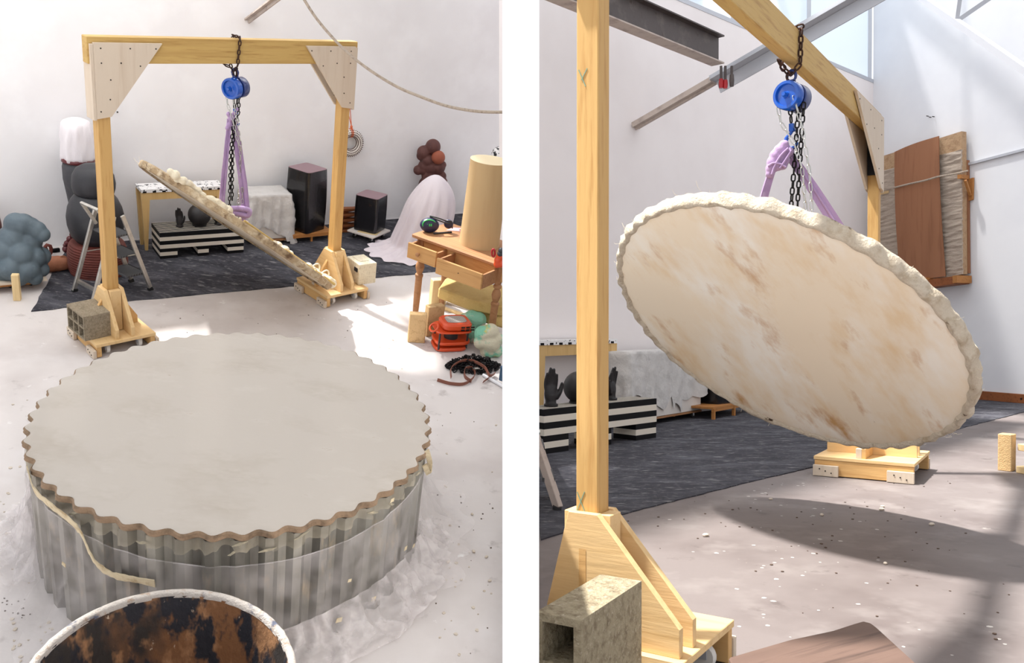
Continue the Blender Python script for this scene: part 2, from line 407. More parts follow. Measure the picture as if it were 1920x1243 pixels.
def obj(name, me, parent=None, M=None):
    o = bpy.data.objects.new(name, me); COL.objects.link(o)
    if parent: o.parent = parent
    if M is not None: o.matrix_world = M
    return o
class Thing:
    """an Empty at the thing's base; its parts are meshes below it"""
    def __init__(s, name, label, cat, bay, loc, rot=None, group=None):
        s.bay = bay
        s.m = Matrix.Translation(V(loc)) @ (rot.to_4x4() if rot else Matrix.Identity(4))
        s.inv = s.m.inverted()
        s.o = obj(name, None, None, bay.M @ s.m); s.o.empty_display_size = 0.1
        tagit(s.o, label, cat, group)
    def part(s, name, mb, m, world=False, parent=None, smooth=0, kind=None, label=None, **kw):
        o = obj(name, mb.mesh(name, m, s.inv if world else None, smooth), parent or s.o)
        mods(o, **kw)
        if kind: o['kind'] = kind
        if label: o['label'] = label
        return o
    def inst(s, name, me, M, parent=None):
        o = obj(name, me, parent or s.o); o.matrix_local = M; return o
def single(name, label, cat, bay, mb, m, loc, smooth=0, group=None, kind=None, **kw):
    X = Matrix.Translation(V(loc))
    o = obj(name, mb.mesh(name, m, X.inverted(), smooth), None, bay.M @ X)
    tagit(o, label, cat, group, kind); mods(o, **kw)
    return o
def struct(name, bay, mb, m, smooth=0, parent=None, **kw):
    o = obj(name, mb.mesh(name, m, None, smooth), parent, None if parent else bay.M.copy())
    if not parent: o['kind'] = 'structure'
    mods(o, **kw); return o
def nz(x, y, z=0.0): return mnoise.noise(V((x, y, z)))
# ------------------------------------------------------------------ the setting
random.seed(7)
# partition between the two bays
PART_Y = 1.7; PART_H = .62
pxl, pxr = (942 - PX) / FOC * PART_Y, (1011 - PX) / FOC * PART_Y
mb = MB(); mb.prism([(pxl, PART_Y, -3.2), (pxl, 16, -3.2), (pxl, 16, PART_H), (pxl, PART_Y + .3, PART_H), (pxl, PART_Y + .3, 2.3), (pxl, PART_Y, 2.3)], (pxr - pxl, 0, 0))
struct('wall_partition', BR, mb, WHITEP)

# first bay: floor, back wall
WLD = V((0.770, 0.638, 0)); WLN = V((0.638, -0.770, 0)); WL0 = V((-3.355, 6.654, 0)) - WLN * .11
WL_A = WL0 - WLD * 7.0; WL_B = V((-0.20, 9.268, 0)) - WLN * .11 - WLD * .06
mb = MB(); mb.prism([(-9.5, -3, -.1), (0.57, -3, -.1), (-0.22, 9.40, -.1), tuple(WL_A + V((0, 0, -.1)))], (0, 0, .1))
struct('floor_left', BL, mb, FLOORM)
mb = MB(); mb.prism([WL_A, WL_B, WL_B - WLN * .15, WL_A - WLN * .15], (0, 0, 2.2))
struct('wall_back_left', BL, mb, WALLM)

# unseen frosted sheets added to shade the clay slab, leaving a strip of sun
SHADE_Z = 3.0
def shade_pt(u, v):
    p = BL.fl(u, v); d = SUN_W; t = SHADE_Z / -d.z
    return V((p.x - d.x * t, p.y - d.y * t, SHADE_Z))
a0, a1 = shade_pt(-300, 575), shade_pt(1000, 715)      # far edge of the shade on the floor
b0, b1 = shade_pt(-300, 1500), shade_pt(1030, 1400)
shade_l = None
for k in range(5):
    f0, f1 = k / 5, (k + .985) / 5
    q = MB(); q.prism([a0.lerp(a1, f0), a0.lerp(a1, f1), b0.lerp(b1, f1), b0.lerp(b1, f0)], (0, 0, .012))
    if k == 0: shade_l = struct('added_shade_left', BL, q, SHADESHEET)
    else: struct('added_shade_sheet', BL, q, SHADESHEET, parent=shade_l)
    q = MB(); q.bar(a0.lerp(a1, f1) + V((0, 0, .05)) + (a0 - b0) * .5, b0.lerp(b1, f1) + V((0, 0, .05)), .05, .09); struct('added_shade_bar', BL, q, STEELW, parent=shade_l)  # unseen bar added for a shadow band on the floor

# second bay: floor, back wall with glazing, side wall
CRN = V((5.108, 12.62, 0)); WRD = V((0.72, 0.694, 0)); WRN = V((0.694, -0.72, 0))
WR_A = CRN - WRD * 7.06
WSD = V((0.447, -0.8945, 0)); WSN = V((-0.8945, -0.447, 0))
WS_B = CRN + WSD * 11.5
mb = MB(); mb.prism([(pxr - .02, 0.45, -.1), (11, 0.45, -.1), tuple(WS_B + V((0, 0, -.1))), tuple(CRN + V((0, 0, -.1))), tuple(WR_A + V((0, 0, -.1)))], (0, 0, .1))
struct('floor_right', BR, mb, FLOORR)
GL_H = 4.36
mb = MB(); mb.prism([WR_A, CRN, CRN - WRN * .2, WR_A - WRN * .2], (0, 0, GL_H))
struct('wall_back_right', BR, mb, WALLR)
mb = MB(); mb.prism([CRN, WS_B, WS_B - WSN * .2, CRN - WSN * .2], (0, 0, 7.2))
struct('wall_side_right', BR, mb, WALLS)
mb = MB(); a = CRN + WSN * .02 + WSD * .1; b = WS_B + WSN * .02; mb.bar(a + V((0, 0, .06)), b + V((0, 0, .06)), .035, .11)
base = struct('baseboard_right', BR, mb, REDWOOD, bevel=.004)
for k in range(9):
    q = MB(); q.lathe([(0.012, 0), (0.012, .006)], 8, a + WSD * (0.9 + k * .62) + V((0, 0, .06)) + WSN * .018, frame_from(WSN.cross(V((0, 0, 1))), WSN))
    struct('screw', BR, q, SCREW, parent=base)
# clerestory glazing above the back wall
win = obj('window_1', None, None, BR.M.copy()); win['kind'] = 'structure'
npan = 4; wl = 7.06 / npan
for k in range(npan):
    a = WR_A + WRD * (k * wl); b = a + WRD * wl
    q = MB(); q.bar(a + V((0, 0, GL_H + 1.05)) - WRN * .06, b + V((0, 0, GL_H + 1.05)) - WRN * .06, .008, 2.1)
    struct('pane', BR, q, FROST, parent=win)
    q = MB(); q.bar(b + V((0, 0, GL_H)) - WRN * .05 - WRD * .02, b + V((0, 0, GL_H + 2.15)) - WRN * .05 - WRD * .02, .05, .05)
    struct('mullion', BR, q, STEELW, parent=win)
for h, w in ((GL_H + .015, .05), (GL_H + 2.13, .06)):
    q = MB(); q.bar(WR_A + V((0, 0, h)) - WRN * .04, CRN + V((0, 0, h)) - WRN * .04, .09, w)
    struct('sill' if h < 5 else 'head_rail', BR, q, STEELW, parent=win)
# unseen panels added above the second bay to darken its shade and cut sun
q = MB(); q.prism([(.7, -2.5, 6.4), (12, -2.5, 6.4), (12, 5.6, 6.4), (.7, 5.6, 6.4)], (0, 0, .1))
shade_r = struct('added_shade_right', BR, q, WALLS)
for k in range(4):
    x0 = 2.6 + k * 2.2; q = MB(); q.box((x0 + 1.08, 9.4, 6.5), (2.16, 7.4, .012)); struct('added_dimming_pane', BR, q, DIMPANE, parent=shade_r)  # unseen pane added to soften sun on the side wall
    q = MB(); q.box((x0, 9.4, 6.5), (.12, 7.4, .16)); struct('added_shade_bar', BR, q, STEELW, parent=shade_r)  # unseen bar added to streak the light
for yy in (7.2, 9.6, 11.4):
    q = MB(); q.box((7, yy, 6.56), (9, .07, .07)); struct('added_cross_bar', BR, q, STEELW, parent=shade_r)  # unseen cross bars added for more light streaks
q = MB(); q.prism([WR_A + WRD * a + WRN * o + V((0, 0, 6.6)) for a, o in ((-4.2, 0), (-2.6, -.6), (-2.2, -2.4), (2.3, -2.4), (2.3, .8), (-4.2, .8))], (0, 0, .08)); struct('added_shade_strip', BR, q, SHADESHEET, parent=shade_r)  # unseen strip added to keep direct sun off the mat
# steelwork of the roof
def ibeam(mbk, a, b, h, w, t=.012):
    a = V(a); b = V(b); R = frame_from(b - a); L = (b - a).length; c = (a + b) / 2
    mbk[0].box(c, (L, t, h), R); mbk[0].box(c + R @ V((0, 0, h / 2)), (L, w, t), R); mbk[1].box(c + R @ V((0, 0, -h / 2)), (L, w, t), R)
A_ = (MB(), MB())
ibeam(A_, (0.07, 6.14, 3.42), (1.853, 8.03, 3.42), .24, .13)
ib = struct('trim_1', BR, A_[0], STEEL); struct('flange', BR, A_[1], STEELP, parent=ib)
pw = BR.pl(1191, 236, WR_A, WRN); pm = V((2.02, 8.25, 3.24)); 
pe = BR.pl(1655, -32, V((0, 7.3, 0)), V((0, 1, 0)))
pm = pw.lerp(pe, .36)
q = MB(); q.bar(pw, pm, .12, .05); q.bar(pw + V((0, 0, -.02)), pm + V((0, 0, -.02)), .012, .05)
tr2 = struct('trim_2', BR, q, STEELP)
q = MB(); q.bar(pm, pe, .16, .012); q.bar(pm + V((.05, 0, -.06)), pe + V((.05, 0, -.06)), .012, .12); q.bar(pm + V((-.03, 0, .03)), pe + V((-.03, 0, .03)), .03, .03)
struct('steel_angle', BR, q, STEELW, parent=tr2)
q = MB()
t0 = BR.pl(1722, -8, V((0, 8.0, 0)), V((0, 1, 0))); t1 = BR.pl(1932, 138, V((0, 6.4, 0)), V((0, 1, 0)))
q.bar(t0, t1, .05, .05)
tr3 = struct('trim_3', BR, q, STEELW)
tm = t0.lerp(t1, .385)
for uu, vv in ((1800, -14), (1872, -14)):
    q = MB(); q.bar(tm, BR.pl(uu, vv, tm, V((0, 1, 0))), .035, .035); struct('strut', BR, q, STEELW, parent=tr3)
q = MB(); q.bar(BR.pl(1800, 312, CRN + WSN * .02, WSN), BR.pl(1935, 277, CRN + WSN * .02, WSN), .03, .03)
struct('trim_4', BR, q, STEELW)
for k, (uu, vv) in enumerate(((1741, 218), (1746, 220), (1752, 219))):
    p = BR.pl(uu, vv, CRN + WSN * .01, WSN)
    q = MB(); q.bar(p, p + WSN * .04, .009, .009); single('nail', 'nail in the white side wall above the wrapped boards', 'nail', BR, q, SCREW, p, group='nails above the wrapped boards')

# first bay: slanting steel end over the beam
pw = BL.pl(466, 37, WL0, WLN); pe = BL.vt(530, -12, pw + WLN * 1.0)
q = MB(); q.bar(pw, pe, .07, .012); q.bar(pw, pe, .012, .06)
struct('trim_5', BL, q, STEELP)
for uu in (212, 220):
    p = BL.pl(uu, 210, WL0 + WLN * .004, WLN); q = MB(); q.lathe([(.006, 0), (.006, .006)], 8, p, frame_from(WLN.cross(V((0, 0, 1))), WLN))
    single('screw_plug', 'small dark plug hole in the white wall beside the post', 'plug', BL, q, SCREW, p, group='plug holes in the wall')

# dark mats
def matpoly(bay, pix, extra, name, label, th=.006):
    pts = [bay.fl(u, v) for u, v in pix]
    edge = []
    for a, b in zip(pts[:-1], pts[1:]):
        n = max(2, int((b - a).length / .06))
        for k in range(n):
            p = a.lerp(b, k / n); edge.append(p + V((nz(p.x * 9, p.y * 9) * .018, nz(p.y * 9, p.x * 9, 4) * .018, 0)))
    edge.append(pts[-1]); edge += [V(e) for e in extra]
    q = MB(); q.prism([V((p.x, p.y, 0.0005)) for p in edge], (0, 0, th))
    return single(name, label, 'mat', bay, q, MATM, edge[0])
matpoly(BL, [(110, 490), (96, 514), (59, 585), (200, 569), (340, 556), (500, 542), (703, 522), (880, 504), (945, 497)],
        [WL_B + WLN * .02 + WLD * -.03, WL0 - WLD * .25 + WLN * .02], 'floor_mat', 'scuffed dark grey mat under the striped bench and draped sculptures by the pale clay disc')
matpoly(BR, [(1013, 1014), (1157, 968), (1400, 906), (1530, 875), (1748, 818), (1920, 773), (2060, 742)],
        [CRN + WSN * .03 - WRD * .0 + WRN * .02, WR_A + WRN * .02 + WRD * .1], 'floor_mat', 'scuffed dark mat running below the tilted plaster dish to the side wall')
# ------------------------------------------------------------------ builders used in both bays
def tri_screws(T, pts):
    me = bpy.data.meshes.get('screw_head')
    if not me:
        q = MB(); q.lathe([(0.0042, -.0015), (0.0042, .0015)], 8); me = q.mesh('screw_head', SCREW)
    for M in pts: T.inst('screw', me, M)
def caster(T, p, r, ax, mwheel, mfork):
    """swivel caster whose wheel centre is p"""
    q = MB(); R = frame_from(V((0, 0, 1)), ax)       # lathe along ax
    Rl = Matrix((V((0, 0, 1)), V(ax).cross(V((0, 0, 1))), V(ax))).transposed()
    q.lathe([(r * .45, -r * .36), (r * .92, -r * .36), (r, -r * .2), (r, r * .2), (r * .92, r * .36), (r * .45, r * .36)], 18, p, Rl)
    w = T.part('wheel', q, mwheel, smooth=40)
    q = MB(); p = V(p); ax = V(ax)
    for sgn in (-1, 1): q.box(p + ax * sgn * r * .5 + V((0, 0, r * .55)), (r * .9, r * .12, r * 1.3), frame_from(ax.cross(V((0, 0, 1)))))
    q.box(p + V((0, 0, r * 1.2)), (r * 1.5, r * 1.2, r * .14), frame_from(ax.cross(V((0, 0, 1)))))
    T.part('fork', q, mfork, parent=w)

def gantry(bay, A, B, H, s, bh, legx, legz, bu, br, bhgt, gus, label, bus=None, ofs=(0, 0), brs=None, yofs=(0, 0)):
    """portal of two posts and a beam on braced rolling feet; x along the beam"""
    A = V(A); B = V(B); Lg = (B - A).length
    T = Thing('gantry', label, 'gantry', bay, A, frame_from(B - A))
    zp = bhgt
    for x in (0, Lg):
        q = MB(); q.box((x, 0, (zp + H - bh) / 2), (s, s, H - bh - zp)); T.part('post', q, PINE_Z, bevel=.003)
    q = MB(); q.box((Lg / 2, 0, H - bh / 2), (Lg + s * 2.0, s * .9, bh)); T.part('beam', q, PINE_X, bevel=.003)
    t = .016
    for x, sg, legz in ((0, 1, legz if not isinstance(legz, tuple) else legz[0]), (Lg, -1, legz if not isinstance(legz, tuple) else legz[1])):
        for side in (-1, 1):
            y = side * (s / 2 + .001)
            xo = x - sg * s * .62
            top = H - bh * .2
            poly = [(xo, y, top), (xo + sg * legx, y, top), (xo + sg * s * 1.15, y, top - legz + .012), (xo, y, top - legz)]
            q = MB(); q.prism(poly, (0, side * t, 0)); g = T.part('gusset_plate', q, PLYP)
            yy = y + side * (t + .001); Rm = Matrix.Rotation(math.pi / 2, 4, 'X')
            fr = [(.1, .07), (.52, .07), (.9, .07), (.1, .26), (.38, .26), (.66, .3), (.22, .48), (.2, .74), (.06, .9)]
            tri_screws(T, [Matrix.Translation((xo + sg * legx * a, yy, top - legz * b)) @ Rm for a, b in fr])
        q = MB(); q.box((x - sg * (s * .62 + .009), 0, H - bh * .25 - legz / 2), (.016, s + .03, legz)); T.part('end_board', q, PLYP)
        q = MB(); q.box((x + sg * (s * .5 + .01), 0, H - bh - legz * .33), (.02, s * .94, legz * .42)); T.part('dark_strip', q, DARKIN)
    for k, xp in enumerate((0, Lg)):
        bu = bus[k] if bus else bu; x = xp + ofs[k]; br = brs[k] if brs else br; yo = yofs[k]
        q = MB(); q.box((x, yo, bhgt - .011), (bu, br, .022)); T.part('base_plate', q, PLY, bevel=.002)
        for sg in (-1, 1):
            bt = .03
            q = MB(); q.box((x + sg * (bu / 2 - bt / 2 - .004), yo, (bhgt - .024) / 2 + .003), (bt, br - .01, bhgt - .03)); T.part('side_board', q, PLYD, bevel=.002)
            for e in (-1, 1):
                q = MB(); q.box((x + sg * (bu / 2 + .010), yo + e * (br / 2 - br * .13), bhgt * .3), (.022, br * .26, bhgt * .55)); fb = T.part('foot_block', q, PLYP, bevel=.002)
                for yy in (-.3, 0, .3):
                    tri_screws(T, [Matrix.Translation((x + sg * (bu / 2 + .0225), yo + e * (br / 2 - br * .13) + yy * br * .2, bhgt * (.3 + yy * .3))) @ Matrix.Rotation(math.pi / 2, 4, 'Y')])
            # trapezoid cheek on either side of the post, lying across the beam
            tt = .024; xx = xp + sg * (s / 2 + .001)
            yh = max(yo + br * .46, s * .67); yl = yo - br * .46
            poly = [(xx, yl, bhgt), (xx, yh, bhgt), (xx, yh, bhgt + gus * .22), (xx, s * .66, bhgt + gus), (xx, -s * .66, bhgt + gus), (xx, yl, bhgt + gus * .22)]
            q = MB(); q.prism(poly, (sg * tt, 0, 0)); T.part('cheek', q, PLY, bevel=.0015)
            # stiffener along the beam
            y0 = -.012; x1 = xp + sg * (s / 2 + tt + .002); x2 = x + sg * (bu / 2 - .03)
            poly = [(x1, y0, bhgt), (x2, y0, bhgt), (x2, y0, bhgt + gus * .18), (x1, y0, bhgt + gus * .72)]
            q = MB(); q.prism(poly, (0, .024, 0)); T.part('stiffener', q, PLYD, bevel=.0015)
            q = MB(); q.box((xp, sg * (s * .5 + .020), bhgt + gus * .5), (s * .94, .036, gus * .98)); T.part('spacer_block', q, PLY, bevel=.002)
            q = MB(); q.box((x2 - sg * .02, .03, bhgt + gus * .09), (.04, .036, gus * .18)); T.part('corner_block', q, PLYP, bevel=.002)
            for e in (-1, 1):
                caster(T, (x + sg * bu * .27, yo + e * br * .36, bhgt * .30), bhgt * .30, (1, 0, 0), WHITEW, STEELW)
    return T

LINKS = {}
def link_mesh(key, w, l, r, m):
    if key in LINKS: return LINKS[key]
    pts = []; a = (w - 2 * r) / 2 + r * .2; h = (l - w) / 2
    for k in range(5): t = math.pi * k / 4; pts.append((a * math.cos(t), 0, h + a * math.sin(t)))
    for k in range(5): t = math.pi + math.pi * k / 4; pts.append((a * math.cos(t), 0, -h + a * math.sin(t)))
    q = MB(); q.tube(pts, r, 5, closed=True); LINKS[key] = (q.mesh('chain_link', m, None, 180), q, m, l - 2.6 * r); return LINKS[key]
def chain(T, path, key, single_links, name='chain_link', jitter=0.0, parent=None):
    me, q0, m, step = LINKS[key]
    path = [V(p) for p in path]; d = 0.0; k = 0; acc = 0.0; i = 0; out = MB()
    seg = [(path[j + 1] - path[j]).length for j in range(len(path) - 1)]
    total = sum(seg); n = max(1, int(total / step))
    for k in range(n):
        s_ = (k + .5) * total / n; j = 0
        while j < len(seg) - 1 and s_ > seg[j]: s_ -= seg[j]; j += 1
        p = path[j].lerp(path[j + 1], min(1, s_ / max(seg[j], 1e-6))); t = (path[j + 1] - path[j]).normalized()
        z = t; x = V((0, 1, 0)).cross(z)
        if x.length < .1: x = V((1, 0, 0)).cross(z)
        x.normalize(); y = z.cross(x)
        R = Matrix((x, y, z)).transposed() @ Matrix.Rotation((math.pi / 4 if k % 2 else -math.pi / 4) + random.uniform(-jitter, jitter), 3, 'Z')
        M = Matrix.Translation(p) @ R.to_4x4()
        if single_links: T.inst(name, me, M, parent)
        else: out.add([M @ v for v in q0.v], q0.f)
    if not single_links: return T.part(name, out, m, smooth=180, kind='stuff', parent=parent)
link_mesh('black', .023, .040, .0038, CHAINB)
link_mesh('rust', .026, .044, .0046, CHAINR)
link_mesh('zinc', .018, .046, .0026, CHAINS)
link_mesh('blackS', .021, .036, .0036, CHAINB)
link_mesh('zincS', .017, .040, .0026, CHAINS)
link_mesh('rustS', .022, .038, .0042, CHAINR)

def beam_chain(bay, P, rot, bh, s, key, single_links, label):
    """chain slung round the beam; P on the beam axis, x along the beam"""
    T = Thing('lashing_chain', label, 'chain', bay, P, rot)
    g = .012
    path = []
    for a in range(25):
        t = 2 * math.pi * a / 24 + .4
        y = (s * .45 + g) * max(-1, min(1, 1.45 * math.cos(t))); z = (bh / 2 + g) * max(-1, min(1, 1.45 * math.sin(t)))
        if z < -bh * .45: z -= .05 * (1 - abs(y) / (s * .5 + g))
        path.append(V((.012 * math.sin(t), y, z)))
    chain(T, path, key, single_links)
    tail = [V((-.02, s * .35, -bh / 2 - .03)), V((-.05, s * .5, -bh / 2 - .02)), V((-.07, s * .62, -bh / 2 + .005))]
    chain(T, tail, key, single_links)
    q = MB(); c = V((0, 0, -bh / 2 - .062)); q.tube([c + V((.0, .022 * math.cos(a), .024 * math.sin(a))) for a in [2 * math.pi * k / 12 for k in range(12)]], .006, 6, closed=True)
    T.part('shackle', q, CHAINR, smooth=180)
    return T

def hook_path(r, up):
    pts = [V((0, 0, up))]
    for k in range(10):
        a = math.pi * .5 - math.pi * 1.45 * k / 9
        pts.append(V((r * math.cos(a) - 0, 0, r * math.sin(a) - r)))
    return pts

def hoist(bay, P, rotz_, r, drop, chains, single_links, label, keyb, keyz):
    """hand chain hoist: P is the top eye; the drum axis is local y, its lid faces -y"""
    T = Thing('chain_hoist', label, 'chain hoist', bay, P, rz(rotz_))
    zc = -(.055 + r)
    Ry = Matrix.Rotation(math.pi / 2, 3, 'X')             # lathe z -> -y
    q = MB(); q.lathe([(r * .2, .062), (r * .2, .048), (r * .26, .044), (r * .70, .042), (r * .76, .054), (r * .94, .054), (r, .046), (r, .008), (r * .9, .004)], 40, (0, 0, zc), Ry)
    T.part('hand_wheel_cover', q, BLUE, smooth=40)
    q = MB(); q.lathe([(r * .13, .076), (r * .17, .070), (r * .17, .05)], 20, (0, 0, zc), Ry); T.part('hub', q, BLUE, smooth=40)
    q = MB(); q.lathe([(r * .6, .01), (r * .6, -.03)], 24, (0, 0, zc), Ry); T.part('sprocket', q, DKGREY, smooth=40)
    q = MB(); q.lathe([(r * .9, -.016), (r * .97, -.02), (r * .97, -.07), (r * .88, -.078), (r * .3, -.082)], 40, (0, 0, zc), Ry); T.part('gear_cover', q, BLUED, smooth=40)
    for y in (-.006, .018):
        q = MB(); q.prism([(-r * .5, y, zc - r * .75), (r * .5, y, zc - r * .75), (r * .62, y, zc), (r * .3, y, zc + r * .98), (-r * .3, y, zc + r * .98), (-r * .62, y, zc)], (0, .004, 0)); T.part('side_plate', q, BLUED)
    q = MB(); q.tube([V((.022 * math.cos(a), 0, -.028 + .026 * math.sin(a))) for a in [-.9 + 5.0 * k / 14 for k in range(15)]] , [.006] * 3 + [.008] * 9 + [.006] * 3, 8)
    q.box((0, .004, -.056), (.026, .03, .02)); hk = T.part('top_hook', q, BLUED, smooth=60)
    q = MB(); q.bar((-.024, 0, -.045), (-.012, 0, -.012), .006, .004); T.part('latch', q, CHAINS, parent=hk)
    # lower hook
    hz = zc - r - drop
    q = MB(); q.box((0, .01, hz), (.022, .024, .036)); q.tube([V((0, .01, hz - .015))] + [V((.030 * math.cos(a) - .002, .01, hz - .062 + .034 * math.sin(a))) for a in [math.pi * .5 + .35 + 4.1 * k / 12 for k in range(13)]], [.008] * 3 + [.0105] * 7 + [.009, .008, .007, .005], 8)
    lh = T.part('lower_hook', q, BLUE, smooth=60)
    q = MB(); q.bar((.016, .01, hz - .028), (.028, .01, hz - .06), .007, .004); T.part('latch', q, CHAINS, parent=lh)
    for key, pts in chains(r, zc, hz):
        chain(T, pts, key, single_links, jitter=.25)
    return T, hz

def strap(path, w, dirs, th=.004, fold=.3):
    q = MB(); q.ribbon(path, [V(d).normalized() * ww for d, ww in zip(dirs, w)], th); return q

def smoothpath(pts, n=6):
    """Catmull-Rom through the points"""
    pts = [V(p) for p in pts]; P = [pts[0]] + pts + [pts[-1]]; out = []
    for i in range(1, len(P) - 2):
        for k in range(n):
            t = k / n; a, b, c, d = P[i - 1], P[i], P[i + 1], P[i + 2]
            out.append(.5 * ((2 * b) + (c - a) * t + (2 * a - 5 * b + 4 * c - d) * t * t + (3 * b - a - 3 * c + d) * t ** 3))
    out.append(pts[-1]); return out

def cblock(bay, P, R, L, Wd, Hh, nx, nz_, m, label, name='concrete_block', depth=.14):
    """hollow block: long axis x, the open cells face -y ... built as shell, webs and back"""
    T = Thing(name, label, 'block', bay, P, R)
    t = min(L / nx, Hh / nz_) * .16
    q = MB()
    def rough_box(c, d):
        q.box(c, d)
    rough_box((L / 2, Wd - t / 2, Hh / 2), (L, t, Hh))
    for k in range(nx + 1): rough_box((t / 2 + k * (L - t) / nx, (Wd - t) / 2, Hh / 2), (t, Wd - t, Hh))
    for k in range(nz_ + 1):
        z = t / 2 + k * (Hh - t) / nz_
        for j in range(nx):
            x0 = t + j * (L - t) / nx; x1 = (j + 1) * (L - t) / nx
            rough_box(((x0 + x1) / 2, (Wd - t) / 2, z), (x1 - x0, Wd - t, t))
    T.part('shell', q, m)
    return T

def bench(bay, FL, FR, depth, H, fh, label):
    """black and white bench of stacked boards; local x along the front, y to the back"""
    FL = V(FL); FR = V(FR); L = (FR - FL).length; R = frame_from(FR - FL)
    T = Thing('striped_bench', label, 'bench', bay, FL, R)
    n = 4; bhh = (H - fh) / n
    for k in range(n):
        z = H - (k + .5) * bhh; q = MB(); q.box((L / 2, depth / 2, z), (L, depth, bhh)); T.part('board', q, STRIPEB if k % 2 == 0 else STRIPEW)
    ns = 9
    for k in range(ns):
        q = MB(); q.box((L / 2, depth * (k + .75) / ns, H + .0012), (L - .004, depth / ns * .16, .002)); T.part('inlay_strip', q, STRIPEW)
    b2 = fh / 3
    for x0, x1 in ((0, .2), (.44, .57), (.8, 1.0)):
        for k in range(3):
            q = MB(); q.box((L * (x0 + x1) / 2, depth / 2, fh - (k + .5) * b2), (L * (x1 - x0), depth * .96, b2)); T.part('foot_board', q, STRIPEB if k % 2 == 0 else STRIPEW)
    return T

def hand(bay, P, rotz_, h, mirror, label):
    """standing hand, fingers up, on a round foot; one skin"""
    s = h / .19
    m = -1 if mirror else 1
    T = Thing('hand_sculpture', label, 'sculpture', bay, P, rz(rotz_))
    q = MB()
    def limb(pts, rs): q.tube(smoothpath([V((m * x * s, y * s, z * s)) for x, y, z in pts], 4), [r * s for r in interp(rs, (len(pts) - 1) * 4 + 1)], 10)
    def interp(rs, n):
        out = []
        for i in range(n):
            t = i / (n - 1) * (len(rs) - 1); a = int(min(t, len(rs) - 2)); out.append(rs[a] * (1 - (t - a)) + rs[a + 1] * (t - a))
        return out
    q.ball((0, 0, .055 * s), (.031 * s, .021 * s, .05 * s), 16, 12)
    limb([(0, 0, 0), (0, .002, .02), (0, .002, .05)], [.026, .024, .026])
    fing = [(-.024, .118, .010), (-.009, .140, .0105), (.007, .136, .0105), (.021, .112, .009)]
    for k, (x, top, r) in enumerate(fing):
        limb([(x * .7, 0, .06), (x, -.002, .09), (x * 1.05, -.008, .09 + (top - .075) * .6), (x * 1.0, -.02, top + .03)], [r * 1.15, r, r * .92, r * .55])
    limb([(.020, -.006, .035), (.034, -.014, .06), (.042, -.018, .085), (.043, -.024, .105)], [.013, .0115, .0095, .006])
    o = T.part('hand_form', q, BLACKW, remesh=.0032 * s, smoothit=3)
    q = MB(); q.lathe([(.030 * s, 0), (.031 * s, .003 * s), (.031 * s, .009 * s), (.027 * s, .012 * s)], 24); T.part('foot_ring', q, BLACKW, smooth=40)
    return T

def vessel(bay, P, r, h, label):
    T = Thing('sphere_vessel', label, 'sculpture', bay, P)
    q = MB(); prof = [(r * .55, 0), (r * .58, r * .12), (r * .62, r * .16)]
    for k in range(14):
        a = -1.0 + 2.45 * k / 13; prof.append((r * math.cos(a), r * .16 + r * .84 + r * math.sin(a)))
    q.lathe(prof, 36); T.part('body', q, BLACKW, smooth=60)
    q = MB(); q.lathe([(r * .6, 0), (r * .63, .004), (r * .63, r * .1), (r * .58, r * .14)], 30); T.part('foot_ring', q, BLACKW, smooth=40)
    return T

def console(bay, FL, FR, depth, H, apron, lw, label):
    FL = V(FL); FR = V(FR); L = (FR - FL).length
    T = Thing('console_table', label, 'table', bay, FL, frame_from(FR - FL))
    q = MB(); q.box((L / 2, depth / 2, H - apron * .16), (L, depth, apron * .32)); T.part('top', q, MARBLE)
    for y in (lw * .4, depth - lw * .4):
        q = MB(); q.box((L / 2, y, H - apron * .68), (L, lw * .5, apron * .72)); T.part('apron', q, CONSOLE)
        for x, sg in ((0, 1), (L, -1)):
            z1 = H - apron * .32; w0 = lw * 1.5; w1 = lw * .45; yb = y - lw * .3
            q = MB(); q.prism([(x + sg * .0, yb, z1), (x + sg * w0, yb, z1), (x + sg * (lw * .4 + w1), yb, 0), (x + sg * lw * .4, yb, 0)], (0, lw * .6, 0)); T.part('leg', q, CONSOLE)
    n = 9
    for k in range(n):
        q = MB(); q.box((L * (k + .35) / n, -.0015, H - apron * .24), (L / n * .36, .003, apron * .15)); T.part('inlay', q, STRIPEB)
    return T

